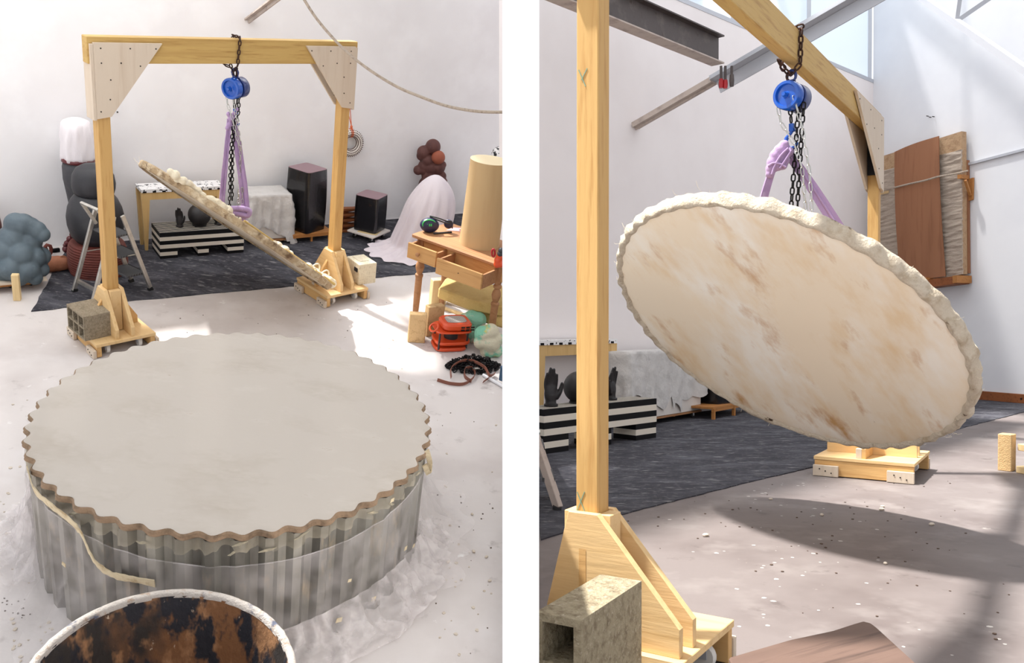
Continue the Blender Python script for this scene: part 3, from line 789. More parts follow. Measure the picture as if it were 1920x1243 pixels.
def draped_box(bay, FL, FR, depth, H, hem, label, label2, castr=.02):
    """crate on casters with a wrinkled dust sheet over it"""
    FL = V(FL); FR = V(FR); L = (FR - FL).length; R = frame_from(FR - FL)
    T = Thing('storage_crate', label, 'crate', bay, FL, R)
    q = MB(); q.box((L / 2, depth / 2, (castr * 2.6 + H) / 2), (L, depth, H - castr * 2.6)); T.part('box', q, BOXW, bevel=.004)
    q = MB(); q.box((L / 2, depth / 2, castr * 2.6 - .012), (L * 1.02, depth * 1.02, .018)); T.part('dolly_board', q, OAK)
    for x in (.1, .9):
        for y in (.1, .9): caster(T, (L * x, depth * y, castr), castr, (0, 1, 0), RUBBER, STEELW)
    C = Thing('dust_sheet', label2, 'cloth', bay, FL, R)
    q = MB(); rows = []
    N = 132; per = 2 * (L + depth)
    def perim(t):
        d = (t % 1) * per
        if d < L: return V((d, 0)), V((0, -1))
        d -= L
        if d < depth: return V((L, d)), V((1, 0))
        d -= depth
        if d < L: return V((L - d, depth)), V((0, 1))
        d -= L; return V((0, depth - d)), V((-1, 0))
    ce = V((L / 2, depth / 2))
    for f in (.02, .35, .7, .94):
        rows.append([V((ce.x + (perim(j / N)[0].x - ce.x) * f, ce.y + (perim(j / N)[0].y - ce.y) * f, H + .006 + .004 * nz(perim(j / N)[0].x * 9, perim(j / N)[0].y * 9, f * 5))) for j in range(N)])
    M_ = 16
    for i in range(M_ + 1):
        f = i / M_; row = []
        for j in range(N):
            p, n = perim(j / N); d = j / N * per
            hm = hem(d / per) 
            z = H + .005 - (H - hm) * f
            corner = max(0, 1 - min(abs(d % per - c) for c in (0, L, L + depth, 2 * L + depth, per)) / (.16 * L))
            amp = f ** .7
            off = .006 + amp * (.010 + .026 * corner) + amp * .011 * math.sin(d / per * 2 * math.pi * 15 + 1.7 * math.sin(d * 3.7) + f * 2) + .010 * nz(d * 9, z * 11, 2) + .006 * nz(d * 23, z * 26, 7)
            off = max(off, .004)
            outw = n + (p - ce).normalized() * corner
            row.append(V((p.x + outw.x * off, p.y + outw.y * off, z)))
        rows.append(row)
    q.grid(rows, wrap=True); q.f.append(tuple(range(N - 1, -1, -1))); q.mi.append(0)
    C.part('sheet', q, CLOTHG, smooth=180)
    return T, C

def sqpot(bay, P, rotz_, w, d, H, bulge, label, key='square_pot'):
    """barrel sided square pot with a recessed lid"""
    T = Thing(key, label, 'pot', bay, P, rz(rotz_))
    q = MB(); rows = []
    N = 48
    for i in range(17):
        f = i / 16; sc = 1 + bulge * math.sin(math.pi * (f * .92 + .04)); row = []
        for j in range(N):
            a = 2 * math.pi * j / N; c, s_ = math.cos(a), math.sin(a); e = .22
            x = (abs(c) ** e) * (1 if c >= 0 else -1); y = (abs(s_) ** e) * (1 if s_ >= 0 else -1)
            row.append(V((x * w / 2 * sc, y * d / 2 * sc, H * f)))
        rows.append(row)
    q.grid(rows, wrap=True); q.f.append(tuple(range(N - 1, -1, -1))); q.mi.append(0)
    T.part('body', q, BLACKG, smooth=50)
    q = MB(); top = rows[-1]; q.prism([p * .985 + V((0, 0, H * .015 - .003)) for p in top], (0, 0, .006)); T.part('lid', q, BLACKT)
    return T

def blob(bay, P, name, label, cat, balls, m, voxel, smoothit=4, partname='form', extra=()):
    """lumpy sculpture grown from overlapping lobes: (u, v, radius px, depth px[, squash])"""
    P = V(P); k = bay.mpp(P); T = Thing(name, label, cat, bay, P); q = MB()
    vd = V((P.x - bay.cam.x, P.y - bay.cam.y, 0)).normalized()
    for b in balls:
        u, v, r, dz = b[:4]; c = bay.vt(u, v, P) + vd * dz * k
        q.ball(c, (r * k,) * 3, 16, 11)
    T.part(partname, q, m, world=True, remesh=voxel, smoothit=smoothit)
    for nm, bs, mm in extra:
        for b in bs:
            u, v, r, dz = b[:4]; q = MB(); q.ball(bay.vt(u, v, P) + vd * dz * k, r * k, 18, 12); T.part(nm, q, mm, world=True, smooth=180)
    return T

def lathe_px(bay, P, axis_u, prof, n=40, fn=None):
    """turned form: prof = (half width px, v px) read along its axis"""
    P = V(P); k = bay.mpp(P); q = MB(); pr = []
    for w, v in prof:
        z = bay.vt(axis_u, v, P).z; pr.append((w * k, z))
    pr.sort(key=lambda t: t[1])
    q.lathe(pr, n, (P.x, P.y, 0), None, fn)
    return q
def plaster_dish(bay, C, e1, n, Rd, th, label, seed, rim=None):
    """round plaster cast: n points out of its smooth face; scalloped ragged rim, rough back"""
    e1 = V(e1).normalized(); n = V(n).normalized(); e2 = n.cross(e1).normalized(); e1 = e2.cross(n)
    T = Thing('plaster_dish', label, 'plaster cast', bay, C, Matrix((e1, e2, n)).transposed())
    N = 300; NS = 50
    def sc(a): return math.sin(NS * a)
    q = MB(); rows = []
    for f in (0.08, .2, .4, .6, .75, .87, .945, .968):
        rows.append([V((Rd * f * math.cos(a) * (1 + (.006 * sc(a) if f > .94 else 0)), Rd * f * math.sin(a) * (1 + (.006 * sc(a) if f > .94 else 0)), -.028 * Rd * (1 - f * f) - (.0 if f < .96 else .004) + .004 * nz(f * 3 * math.cos(a), f * 3 * math.sin(a), seed))) for a in [2 * math.pi * j / N for j in range(N)]])
    q.grid(rows, wrap=True); q.v.append(V((0, 0, -.028 * Rd + .004 * nz(0, 0, seed)))); ic = len(q.v) - 1
    for j in range(N): q.f.append(((j + 1) % N, j, ic)); q.mi.append(0)
    T.part('smooth_face', q, MOULD, smooth=180)
    q = MB(); rows = []
    prof = [(.962, -.006), (.975, .006), (.988, .010), (.998, .002), (1.004, -.3 * th), (1.010, -.7 * th), (1.008, -1.0 * th), (.99, -1.15 * th), (.95, -1.16 * th), (.90, -1.02 * th)]
    for k, (f, z) in enumerate(prof):
        row = []
        for j in range(N):
            a = 2 * math.pi * j / N
            s_ = (.0065 * sc(a) * (1 if k < 6 else .4)) if k > 0 else .004 * sc(a)
            rg = nz(14 * math.cos(a), 14 * math.sin(a), seed + k * .35) * .018 + nz(46 * math.cos(a), 46 * math.sin(a), seed + k * .8) * .007
            row.append(V((Rd * (f + s_ + rg * (k > 1)) * math.cos(a), Rd * (f + s_ + rg * (k > 1)) * math.sin(a), z + rg * (.9 if k > 2 else .4) * th * 6 * .2)))
        rows.append(row)
    q.grid(rows, wrap=True); T.part('ragged_rim', q, rim or RAGGED, smooth=180)
    q = MB(); rows = []
    for f in (.91, .75, .5, .25, .004):
        rows.append([V((Rd * f * math.cos(a), Rd * f * math.sin(a), -th * 1.0 + .012 * nz(7 * f * math.cos(a), 7 * f * math.sin(a), seed))) for a in [2 * math.pi * j / 80 for j in range(80)]])
    q.grid(rows, wrap=True); q.f.append(tuple(range(4 * 80, 5 * 80))); q.mi.append(0)
    T.part('rough_back', q, PLASTERB, smooth=180)
    # frayed fibres along the rim
    q = MB(); rnd = random.Random(seed)
    for k in range(46):
        a = rnd.uniform(0, 2 * math.pi); p = V((Rd * 1.005 * math.cos(a), Rd * 1.005 * math.sin(a), -rnd.uniform(0, th)))
        d = V((math.cos(a + rnd.uniform(-.6, .6)), math.sin(a + rnd.uniform(-.6, .6)), rnd.uniform(-.6, .6))) * rnd.uniform(.015, .05)
        q.tube([p, p + d * .6 + V((0, 0, .008)), p + d], .0007, 4)
    T.part('loose_fibre', q, PLASTER, kind='stuff')
    return T

# ------------------------------------------------------------------ first bay: clay disc in its corrugated ring
TC = V((-1.166, 3.454, 0)); TR_ = .852; TH = .63; NSC = 50
def corr(a, amp): return TR_ + amp * math.sin(NSC * a)
N = NSC * 10
q = MB(); rows = []
for f, z, s_ in ((.004, .002, 0), (.5, 0, 0), (.9, 0, 0), (.97, 0, .5), (.99, -.001, 1)):
    rows.append([V((TR_ * f * math.cos(a) * (1 + .012 * s_ * math.sin(NSC * a)), TR_ * f * math.sin(a) * (1 + .012 * s_ * math.sin(NSC * a)), TH + z)) for a in [2 * math.pi * j / N for j in range(N)]])
rows.append([V((corr(a, .0125) * 1.001 * math.cos(a), corr(a, .0125) * 1.001 * math.sin(a), TH - .004)) for a in [2 * math.pi * j / N for j in range(N)]])
T = Thing('clay_disc', 'large round clay slab with a scalloped edge and flat pale top', 'clay slab', BL, TC)
q.grid(rows, wrap=True); q.f.append(tuple(range(N))); q.mi.append(0); T.part('top_face', q, CLAY, smooth=60)
q = MB(); rows = []
for r_, z in ((1.001, -.004), (1.010, -.010), (1.007, -.018), (1.011, -.026), (1.002, -.034)):
    rows.append([V(((corr(a, .0125) * r_ + .003 * nz(31 * math.cos(a), 31 * math.sin(a), z * 60)) * math.cos(a), (corr(a, .0125) * r_ + .003 * nz(31 * math.cos(a), 31 * math.sin(a), z * 60)) * math.sin(a), TH + z)) for a in [2 * math.pi * j / N for j in range(N)]])
q.grid(rows, wrap=True); T.part('scalloped_edge', q, CLAYEDGE, smooth=60)
q = MB(); q.lathe([(.80, TH - .04), (.80, TH - .001)], 60); T.part('core', q, CLAYEDGE)
# corrugated ring
def corr2(a):
    t = (NSC * a / (2 * math.pi)) % 1.0
    if t < .3: w = 1
    elif t < .5: w = 1 - 2 * (t - .3) / .2
    elif t < .8: w = -1
    else: w = -1 + 2 * (t - .8) / .2
    return TR_ - .008 + .014 * w
T = Thing('corrugated_ring', 'corrugated galvanised sheet bent round under the clay slab', 'metal sheet', BL, TC)
angs = []
for k in range(NSC):
    for t in (0, .3, .5, .8): angs.append(2 * math.pi * (k + t) / NSC)
q = MB(); q.grid([[V((corr2(a + 1e-6) * math.cos(a), corr2(a + 1e-6) * math.sin(a), z)) for a in angs] for z in (0, .2, .4, TH - .035)], wrap=True)
T.part('sheet', q, GALV, solid=.0016)
# clay smeared film tucked under the slab edge, following the corrugation
fine = [2 * math.pi * j / (NSC * 8) for j in range(NSC * 8)]
q = MB(); rows = []
for f in (0, .35, .7, 1.0):
    row = []
    for a in fine:
        low = .055 + .030 * nz(9 * math.cos(a), 9 * math.sin(a), 1) + .016 * nz(40 * math.cos(a), 40 * math.sin(a), 2)
        r = corr2(a) + .004 + .006 * f * (1 + nz(30 * math.cos(a), 30 * math.sin(a), f * 3))
        row.append(V((r * math.cos(a), r * math.sin(a), TH - .036 - low * f)))
    rows.append(row)
q.grid(rows, wrap=True); T.part('tucked_film', q, TUCK, smooth=180)
rnd = random.Random(3)
for k in range(12):
    a = -math.pi / 2 + rnd.uniform(-1.7, 1.5); z = rnd.uniform(.54, .59); w = rnd.uniform(.02, .045); tl = rnd.uniform(-.02, .02)
    q = MB(); pth = [V(((TR_ + .012) * math.cos(a + d), (TR_ + .012) * math.sin(a + d), z + tl * d / w + .008 * nz(k, d * 60))) for d in (-w, -w * .5, 0, w * .5, w)]
    q.ribbon(pth, [V((0, 0, 1)) * x for x in (.003, .010, .014, .009, .003)], .002); T.part('clay_smear', q, SMEAR, smooth=60)
# plastic film round it
T = Thing('plastic_film', 'clear crumpled plastic film wrapped round the corrugated ring', 'plastic film', BL, TC)
q = MB(); rows = []
N = 240
def film(f, a):
    z = .46 + .05 * math.sin(2 * a + .6) + .07 * math.sin(a + 2.6) - (.46) * f
    gath = 1 + (.5 if math.cos(a + .15) > .5 else 0)
    r = TR_ + .014 + .02 * f + .11 * max(0, f - .62) / .38 * (.55 + .45 * math.sin(a * 3 + 1) + .35 * nz(3 * math.cos(a), 3 * math.sin(a)))
    r += (.010 + .020 * f) * math.sin(a * 34 + 5 * nz(4 * math.cos(a), 4 * math.sin(a), 3) + 2 * f) * (.25 + f) + .014 * nz(12 * math.cos(a), 12 * math.sin(a), f * 6)
    z = max(z, .006 + .014 * (1 + nz(9 * math.cos(a), 9 * math.sin(a), f * 4)))
    return V((max(r, TR_ + .012) * math.cos(a), max(r, TR_ + .012) * math.sin(a), z))
for i in range(20):
    rows.append([film(min(1, i / 17), 2 * math.pi * j / N) + (V((math.cos(2 * math.pi * j / N), math.sin(2 * math.pi * j / N), 0)) * (.05 + .06 * (1 + nz(4 * math.cos(2 * math.pi * j / N), 4 * math.sin(2 * math.pi * j / N), 9))) * max(0, i - 17) / 2 if i > 17 else V((0, 0, 0))) for j in range(N)])
q.grid(rows, wrap=True); T.part('film', q, FILM, smooth=180)
# edge hem of the film, bunched folds and the clay smeared tape
q = MB(); q.tube([film(0.0, 2 * math.pi * j / 120) for j in range(120)], .003, 5, closed=True); T.part('film_hem', q, FILM, smooth=180)
def on_film(u, v, extra=.02):
    d = BL.dir(u, v); o = CAM - TC; r = TR_ + extra            # ray against the upright cylinder
    A2 = d.x ** 2 + d.y ** 2; B2 = 2 * (o.x * d.x + o.y * d.y); C2 = o.x ** 2 + o.y ** 2 - r * r
    disc = B2 * B2 - 4 * A2 * C2
    t = (-B2 - math.sqrt(max(disc, 0))) / (2 * A2)
    return o + d * t
pth = smoothpath([on_film(u, v, .028) for u, v in ((52, 880), (64, 918), (92, 945), (130, 975), (152, 1000), (165, 1030), (182, 1058), (212, 1078), (250, 1086), (290, 1094))], 5)
wd = [V((0, 0, .036 + .02 * nz(i * .7, 2))) + (p - TC).normalized() * .01 for i, p in enumerate(pth)]
q = MB(); q.ribbon(pth, wd, .004); T.part('torn_tape', q, TAPE, smooth=60)
pth = smoothpath([on_film(u, v, .02) for u, v in ((800, 845), (806, 868), (804, 888), (796, 872))], 4)
q = MB(); q.ribbon(pth, [V((0, 0, .02)) + V((.02, 0, 0))] * len(pth), .006); T.part('torn_tape', q, TAPE, smooth=60)
for (u, v, r_) in ((120, 1060, .012), (635, 1165, .016), (700, 1125, .014), (760, 1030, .013), (775, 1025, .011), (735, 940, .012), (655, 1090, .01)):
    p = on_film(u, v, .05); nrm = V((p.x, p.y, 0)).normalized(); tn = V((-nrm.y, nrm.x, 0))
    q = MB(); q.prism([p - tn * r_, p + tn * r_ * .8 - V((0, 0, r_ * .4)), p + tn * r_ + V((0, 0, r_)), p - tn * r_ * .6 + V((0, 0, r_ * 1.3))], nrm * .002); T.part('tape_scrap', q, TAPE)
# skirts of film spread crinkled on the floor
for (sd, a0, a1, out, zt0) in ((1, math.pi * .93, math.pi * 1.22, .16, .30), (2, -1.35, .28, .17, .16)):
    q = MB(); rows = []; nj = int((a1 - a0) * 110); ni = 22
    for i in range(ni + 1):
        f = i / ni; row = []
        for j in range(nj + 1):
            g = j / nj; a = a0 + (a1 - a0) * g; edge = math.sin(math.pi * g) ** .5
            r1 = TR_ + .03 + out * (.55 + .45 * edge + .22 * nz(5 * math.cos(a), 5 * math.sin(a), sd)) 
            r = TR_ + .022 + (r1 - TR_ - .022) * f
            cr_ = .012 * math.sin(a * 61 + 6 * nz(6 * math.cos(a), 6 * math.sin(a), f * 2)) + .016 * nz(a * 13, f * 5, sd) + .008 * nz(a * 41, f * 15, sd)
            z = zt0 * edge * (1 - f) ** 2.6 + .018 + cr_ * (.5 + f * (1 - f) * 2)
            row.append(V(((r + cr_ * .6) * math.cos(a), (r + cr_ * .6) * math.sin(a), max(z, .003 + .002 * f))))
        rows.append(row)
    q.grid(rows); T.part('film_skirt', q, FOLDM, smooth=180)

# ------------------------------------------------------------------ mixing tub
BC = V((-.933, 2.05, 0)); BRd = .412; BH = .5
T = Thing('mixing_tub', 'big round tub crusted inside with brown and black slip', 'tub', BL, BC)
q = MB(); q.lathe([(BRd * .74, .0), (BRd * .78, .01), (BRd * .97, BH - .03)], 72, cap1=False); T.part('outside', q, TUB, smooth=60)
q = MB(); q.lathe([(BRd * .95, BH - .012), (BRd * .86, BH * .55), (BRd * .76, BH * .12), (BRd * .70, .05), (BRd * .02, .04)], 72, cap0=False); T.part('inside', q, TUB, smooth=60)
def rimfn(r, z, a): return r + .0035 * nz(14 * math.cos(a), 14 * math.sin(a), z * 30)
q = MB(); q.lathe([(BRd * .968, BH - .035), (BRd * 1.0, BH - .03), (BRd * 1.012, BH - .012), (BRd * 1.005, BH), (BRd * .985, BH + .004), (BRd * .955, BH - .002), (BRd * .945, BH - .018)], 120, fn=rimfn, cap0=False, cap1=False); T.part('rim', q, TUBRIM, smooth=60)

# ------------------------------------------------------------------ gantry, hoist, sling and edge-on dish
GA = V((-2.572, 5.124, 0)); GB = V((-1.442, 6.395, 0)); GH = 1.918; GBH = .150; GS = .074
gantry(BL, GA, GB, GH, GS, GBH, .40, .43, .38, .42, .098, .28, 'timber gantry standing behind the round clay slab with a blue hoist under its beam')
GU = (GB - GA).normalized(); GR = frame_from(GU)
th_ = BL.on_line(441, GA + V((0, 0, GH - GBH / 2)), GU)
HP = GA + GU * th_
beam_chain(BL, HP + V((0, 0, GH - GBH / 2)), GR, GBH, GS, 'rustS', False, 'rusty chain looped over the beam of the gantry by the clay slab')
def chL(r, zc, hz):
    w = r * .62
    return [('blackS', [V((-.014, .008, zc - r * .6)), V((-.006, .01, hz + .02))]), ('blackS', [V((.012, .012, zc - r * .6)), V((.006, .01, hz + .02))]),
            ('blackS', [V((.024, .012, zc - r * .6)), V((.022, .012, hz)), V((.002, -.02, hz - .10)), V((-.012, -.025, hz - .30)), V((-.022, -.02, hz - .655))]),
            ('blackS', [V((-.006, -.012, hz - .60)), V((.002, -.02, hz - .28)), V((.008, -.016, hz - .06))]),
            ('zincS', [V((-w, -.03, zc - w)), V((-.03, -.035, hz + .05)), V((.012, -.035, hz - .05)), V((.045, -.02, hz - .2)), V((.05, .0, hz - .24))]),
            ('zincS', [V((w * .3, -.03, zc - r)), V((.03, -.03, hz)), V((.048, -.0, hz - .2)), V((.03, .02, hz - .45)), V((.02, .02, hz - .62))]),
            ('zincS', [V((.05, .02, hz - .50)), V((.055, .02, hz - .62))])]
HT, hz = hoist(BL, HP + V((0, 0, GH - GBH - .035)), -.306, .068, .085, chL, False, 'blue hand chain hoist hanging over the dish seen edge on', 'blackS', 'zincS')
HKW = HP + V((0, 0, GH - GBH - .035 + hz - .085))
# dish seen on edge
PLOW = BL.fl(575, 519, .125)
gn = V((-GU.y, GU.x, 0))
PHI = BL.pl(287, 322, PLOW, gn)
DC = (PLOW + PHI) / 2; De1 = (PHI - PLOW).normalized(); DRad = (PHI - PLOW).length / 2
vw = (DC - CAM).normalized()
Dn = De1.cross(vw).normalized()
if Dn.z > 0: Dn = -Dn
ang = math.radians(2.2)
Dn = (Dn * math.cos(ang) - (vw - De1 * vw.dot(De1)).normalized() * math.sin(ang)).normalized()
DC = DC - Dn * .0 
T = plaster_dish(BL, DC, De1, Dn, DRad, .034, 'cream plaster dish hung edge on, low rim resting on the gantry foot', 5, PLASTERB)
Dup = -Dn; De2 = Dn.cross(De1)
def dish(a, b, h): return DC + De1 * a * DRad + De2 * b * DRad + Dup * h
# plaster lumps with yellow rods on its back
side = -1 if De2.dot(V((0, -1, 0))) < 0 else 1
for k, (a, b, L_, rr_) in enumerate(((.86, .35, .20, .030), (.58, .45, .10, .042), (-.20, .45, .07, .040), (-.62, .5, .10, .036), (-.80, .5, .08, .040), (.30, .6, .3, .018), (-.42, .6, .2, .016))):
    q = MB(); rnd = random.Random(k)
    for j in range(11):
        f = j / 10 - .5; q.ball(dish(a + f * L_ / DRad * 1.6, (b + rnd.uniform(-.05, .05)) * side, .040 + rnd.uniform(-.004, .012)), rr_ * rnd.uniform(.65, 1.05), 12, 8)
    T.part('plaster_lump', q, PLASTER, world=True, remesh=.006, smoothit=1)
for a0, a1 in ((.42, .02), (-.1, -.5), (-.52, -.82)):
    q = MB(); q.tube([dish(a0, .62 * side, .052), dish(a1, .62 * side, .052)], .009, 8); T.part('yellow_rod', q, YELLOWF, world=True, smooth=60)
for a, b in ((-.62, .5), (-.76, .5)):
    q = MB(); q.tube([dish(a + .05 * math.cos(t), b * side, .05 + .06 * math.sin(t)) for t in [math.pi * k / 10 for k in range(11)]], .006, 6); T.part('twine_handle', q, PLASTER, world=True, smooth=180)
# lilac sling
T = Thing('lifting_sling', 'lilac round sling from the hoist hook to the back of the edge on dish', 'sling', BL, HKW)
vr0 = V((vw.y, -vw.x, 0)).normalized()
def lp(u, v, off=0.0): return BL.vt(u, v, HKW, off)
k_ = BL.mpp(HKW)
for nm, pix, w in (('strap', [(430, 222), (427, 260), (421, 320), (415, 386)], [8, 9, 10, 12]), ('strap', [(438, 226), (445, 270), (455, 340), (461, 400)], [12, 14, 15, 14])):
    pth = smoothpath([lp(u, v, .0) for u, v in pix], 5)
    q = MB(); q.ribbon(pth, [(vr0 + V((0, 0, .1)) + V((vw.x, vw.y, 0)) * .5) * w[min(3, i // 5)] * k_ for i in range(len(pth))], .007); T.part(nm, q, PURPLE, world=True, smooth=50)
    q = MB(); q.ribbon([p - V((vw.x, vw.y, 0)) * .008 + vr0 * k_ * 3 for p in pth], [vr0 * w[min(3, i // 5)] * k_ * .35 for i in range(len(pth))], .006); T.part('strap_fold', q, PURPLE, world=True, smooth=50)
q = MB(); pth = smoothpath([lp(u, v, -.06) for u, v in ((412, 386), (430, 391), (452, 391), (467, 395), (464, 404), (452, 402), (436, 398), (422, 392))], 5)
q.tube(pth, [k_ * 5.5] * len(pth), 10); T.part('strap_wrap', q, PURPLE, world=True, smooth=50)
q = MB(); pth = smoothpath([lp(u, v, -.05) for u, v in ((464, 400), (456, 408), (462, 418), (472, 430))], 5)
q.tube(pth, [k_ * 5] * len(pth), 10); T.part('strap_wrap', q, PURPLE, world=True, smooth=50)
q = MB()
for (u, v, r) in ((429, 214, 5), (434, 222, 7), (430, 234, 6), (427, 240, 5), (440, 212, 4), (446, 205, 4), (437, 236, 5)): q.ball(lp(u, v), r * k_, 12, 8)
T.part('knot', q, PURPLE, world=True, remesh=.005, smoothit=2)

# blocks standing on the gantry feet
f0 = BL.fl(168, 647, .099); f1 = BL.fl(128, 614, .099); f2 = BL.fl(214, 637, .099)
xd = (f0 - f1); Rb = frame_from(xd)
cblock(BL, f1, Rb, .235, .19, .165, 3, 2, BLOCK, 'hollow grey concrete block with six square cells beside the gantry post')
f0 = BL.fl(672, 535, .099); f1 = BL.fl(704, 530, .099)
T = Thing('aerated_block', 'pale block with a hand hole on the far foot of the gantry', 'block', BL, f0 + V((0, 0, .0)), frame_from(f1 - f0))
wb = (f1 - f0).length
q = MB(); q.box((wb / 2, .10, .085), (wb, .20, .17)); T.part('block_body', q, AERATED, bevel=.004)
q = MB(); q.box((-.0015, .05, .115), (.006, .05, .035)); T.part('hand_hole', q, DARKIN, bevel=.004)
q = MB(); q.box((wb / 2, .12, .1715), (wb * .5, .12, .004)); T.part('top_groove', q, AERATED)
# ------------------------------------------------------------------ first bay: things along the back wall
# slate blue sculpture on its dolly
P = BL.fl(34, 542)
kk = BL.mpp(P)
Td = Thing('dolly', 'low plywood dolly under the blue grey lumpy sculpture', 'dolly', BL, P, frame_from(WLD))
w_ = 120 * kk; d_ = .34
zt = BL.vt(34, 523, P).z
q = MB(); q.box((-w_ * .10, d_ * .32, zt - .006), (w_, d_, .012)); Td.part('paper_board', q, PLYP)
q = MB(); q.box((-w_ * .16, d_ * .32, zt - .026), (w_ * .8, d_ * .8, .026)); Td.part('deck', q, PALLET)
for x in (-.42, -.1, .22):
    for y in (.12, .52): caster(Td, (w_ * x * .9, d_ * y, (zt - .04) * .45), (zt - .04) * .45, (0, 1, 0), RUBBER, STEELW)
Pb = P + V((0, 0, zt))
blob(BL, P + WLN * -.08, 'lobed_sculpture', 'blue grey lumpy ceramic sculpture on a low dolly beside the wooden offcut', 'sculpture',
     [(30, 422, 21, 6), (44, 421, 20, 2), (57, 425, 18, 0), (69, 430, 17, -4), (79, 437, 14, -8),
      (24, 450, 27, 4), (54, 453, 24, 4), (78, 480, 17, 0), (8, 470, 26, -2), (40, 471, 24, -16), (64, 477, 20, -12), (22, 495, 24, -20), (52, 497, 21, -26), (78, 503, 14, -6), (2, 503, 19, -12),
      (36, 510, 15, -30), (64, 510, 14, -28), (-14, 480, 30, 0), (34, 486, 28, 14), (58, 490, 22, 12), (12, 510, 12, -18)], SLATE, .008, 4)
q = MB(); p = BL.fl(33, 562); q.box(p + V((0, 0, .095)), (.046, .046, .19), rz(.35)); single('timber_offcut', 'short upright timber offcut in front of the blue grey sculpture', 'timber', BL, q, PINEW, p, bevel=.003)
p = BL.fl(-12, 484); q = lathe_px(BL, p, -12, [(10, 484), (16, 470), (19, 445), (19, 420), (16, 398), (8, 386), (1, 384)]); single('brown_vessel', 'tall brown oval vessel behind the blue grey sculpture', 'vessel', BL, q, UMBER, p, smooth=180)

# ribbed pot with the two lobed black sculpture
P = BL.fl(185, 509)
def ribs(r, z, a): return r * (1 + .022 * math.sin(z * 330 + .6 * nz(2 * math.cos(a), 2 * math.sin(a))) + .012 * nz(3 * math.cos(a), 3 * math.sin(a), z * 30))
prof = [(44, 513)] + [(44 + 7 * max(0, math.sin(math.pi * (k + 1) / 91)) ** .5, 513 - k * .667) for k in range(90)] + [(40, 452)]
q = lathe_px(BL, P, 185, prof, 56, ribs); single('ribbed_pot', 'brick red coil ribbed pot carrying the black two lobed sculpture', 'pot', BL, q, BRICKRED, P, smooth=180)
T = Thing('lobed_figure', 'matt black sculpture of two stacked rounded lobes on the ribbed red pot', 'sculpture', BL, P + V((0, 0, BL.vt(185, 452, P).z)))
prof = [(22, 457), (34, 450), (43, 438), (48, 420), (49, 405), (46, 388), (40, 374), (33, 365), (30, 362)]
q = lathe_px(BL, P, 184, prof, 44, lambda r, z, a: r * (1 + .03 * nz(2 * math.cos(a), 2 * math.sin(a), z * 8))); T.part('lower_lobe', q, BLACKM, world=True, smooth=180)
prof = [(31, 363), (34, 360), (36, 352), (37, 342), (35, 328), (29, 317), (18, 310), (2, 308)]
q = lathe_px(BL, P + vw * 0, 179, prof, 44, lambda r, z, a: r * (1 + .03 * nz(2 * math.cos(a), 2 * math.sin(a), z * 8))); T.part('upper_lobe', q, BLACKM, world=True, smooth=180)
# tall vase under a white cloth
P = BL.fl(158, 474)
T = Thing('tall_vase', 'tall dark grey vase with a maroon lip behind the black lobed sculpture', 'vase', BL, P)
q = lathe_px(BL, P, 158, [(14, 474), (15, 460), (17, 420), (19, 390), (23, 362), (27, 335), (27, 312), (25, 303)], 40, lambda r, z, a: r * (1 + .03 * nz(4 * math.cos(a), 4 * math.sin(a), z * 16))); T.part('body', q, GREYC, world=True, smooth=180)
q = lathe_px(BL, P, 158, [(25, 304), (28, 302), (28, 297), (24, 295)], 40); T.part('lip', q, MAROON, world=True, smooth=180)
def fold(r, z, a): return r * (1 + .04 * math.sin(7 * a + 9 * z) + .13 * nz(3 * math.cos(a), 3 * math.sin(a), z * 9) + .06 * nz(8 * math.cos(a), 8 * math.sin(a), z * 22))
q = lathe_px(BL, P, 156, [(27.5, 300), (27.5, 292), (27, 275), (26.5, 258), (26, 245), (24.5, 238), (23, 232), (19, 227), (12, 223), (5, 221), (.5, 221)], 60, fold)
single('cloth_cover', 'crumpled white cloth pulled over the top of the tall dark vase', 'cloth', BL, q, CLOTHW, P + V((0, 0, BL.vt(156, 300, P).z)), smooth=180)
# berry cluster on a box
P = BL.fl(131, 487); kk = BL.mpp(P)
q = MB(); hz_ = BL.vt(131, 473, P).z; q.box(P + V((0, .06, hz_ / 2)), (.075, .1, hz_), frame_from(WLD)); single('wooden_box', 'small wooden box under the cluster of maroon balls', 'box', BL, q, PINEW, P, bevel=.002)
T = Thing('berry_cluster', 'sculpture of piled glossy maroon balls beside the ribbed pot', 'sculpture', BL, P + V((0, 0, hz_)))
for u, v, r in ((124, 467, 7), (133, 458, 7), (143, 449, 6.5), (131, 448, 6), (136, 440, 5.5), (141, 442, 4), (125, 456, 5), (140, 464, 7), (147, 458, 6), (122, 460, 4), (128, 453, 4.5), (150, 468, 6)):
    q = MB(); q.ball(BL.vt(u, v, P, .02 + .02 * math.sin(u * 3)), r * kk, 14, 10); T.part('ball', q, MAROON, world=True, smooth=180)
# lying terracotta vessel and the coil behind
P = BL.fl(108, 508); kk = BL.mpp(P)
T = Thing('terracotta_vessel', 'lying terracotta vessel with a folded mouth on the concrete beside the mat', 'vessel', BL, P)
q = MB(); 
for u, v, r in ((88, 497, 14), (98, 495, 15), (108, 494, 15), (118, 493, 14), (125, 492, 10)): q.ball(BL.vt(u, v, P), r * kk, 14, 10)
T.part('body', q, TERRA, world=True, remesh=.007, smoothit=3)
q = MB(); q.tube([BL.vt(118 + 5 * math.cos(t), 484 + 3.5 * math.sin(t), P, -.01) for t in [2 * math.pi * k / 14 for k in range(14)]], 1.8 * kk, 8, closed=True); T.part('mouth_coil', q, TERRA, world=True, smooth=180)
q = MB(); q.tube([BL.vt(u, v, P) for u, v in ((124, 496), (129, 503), (133, 501))], 3 * kk, 8); T.part('spout', q, TERRA, world=True, smooth=180)
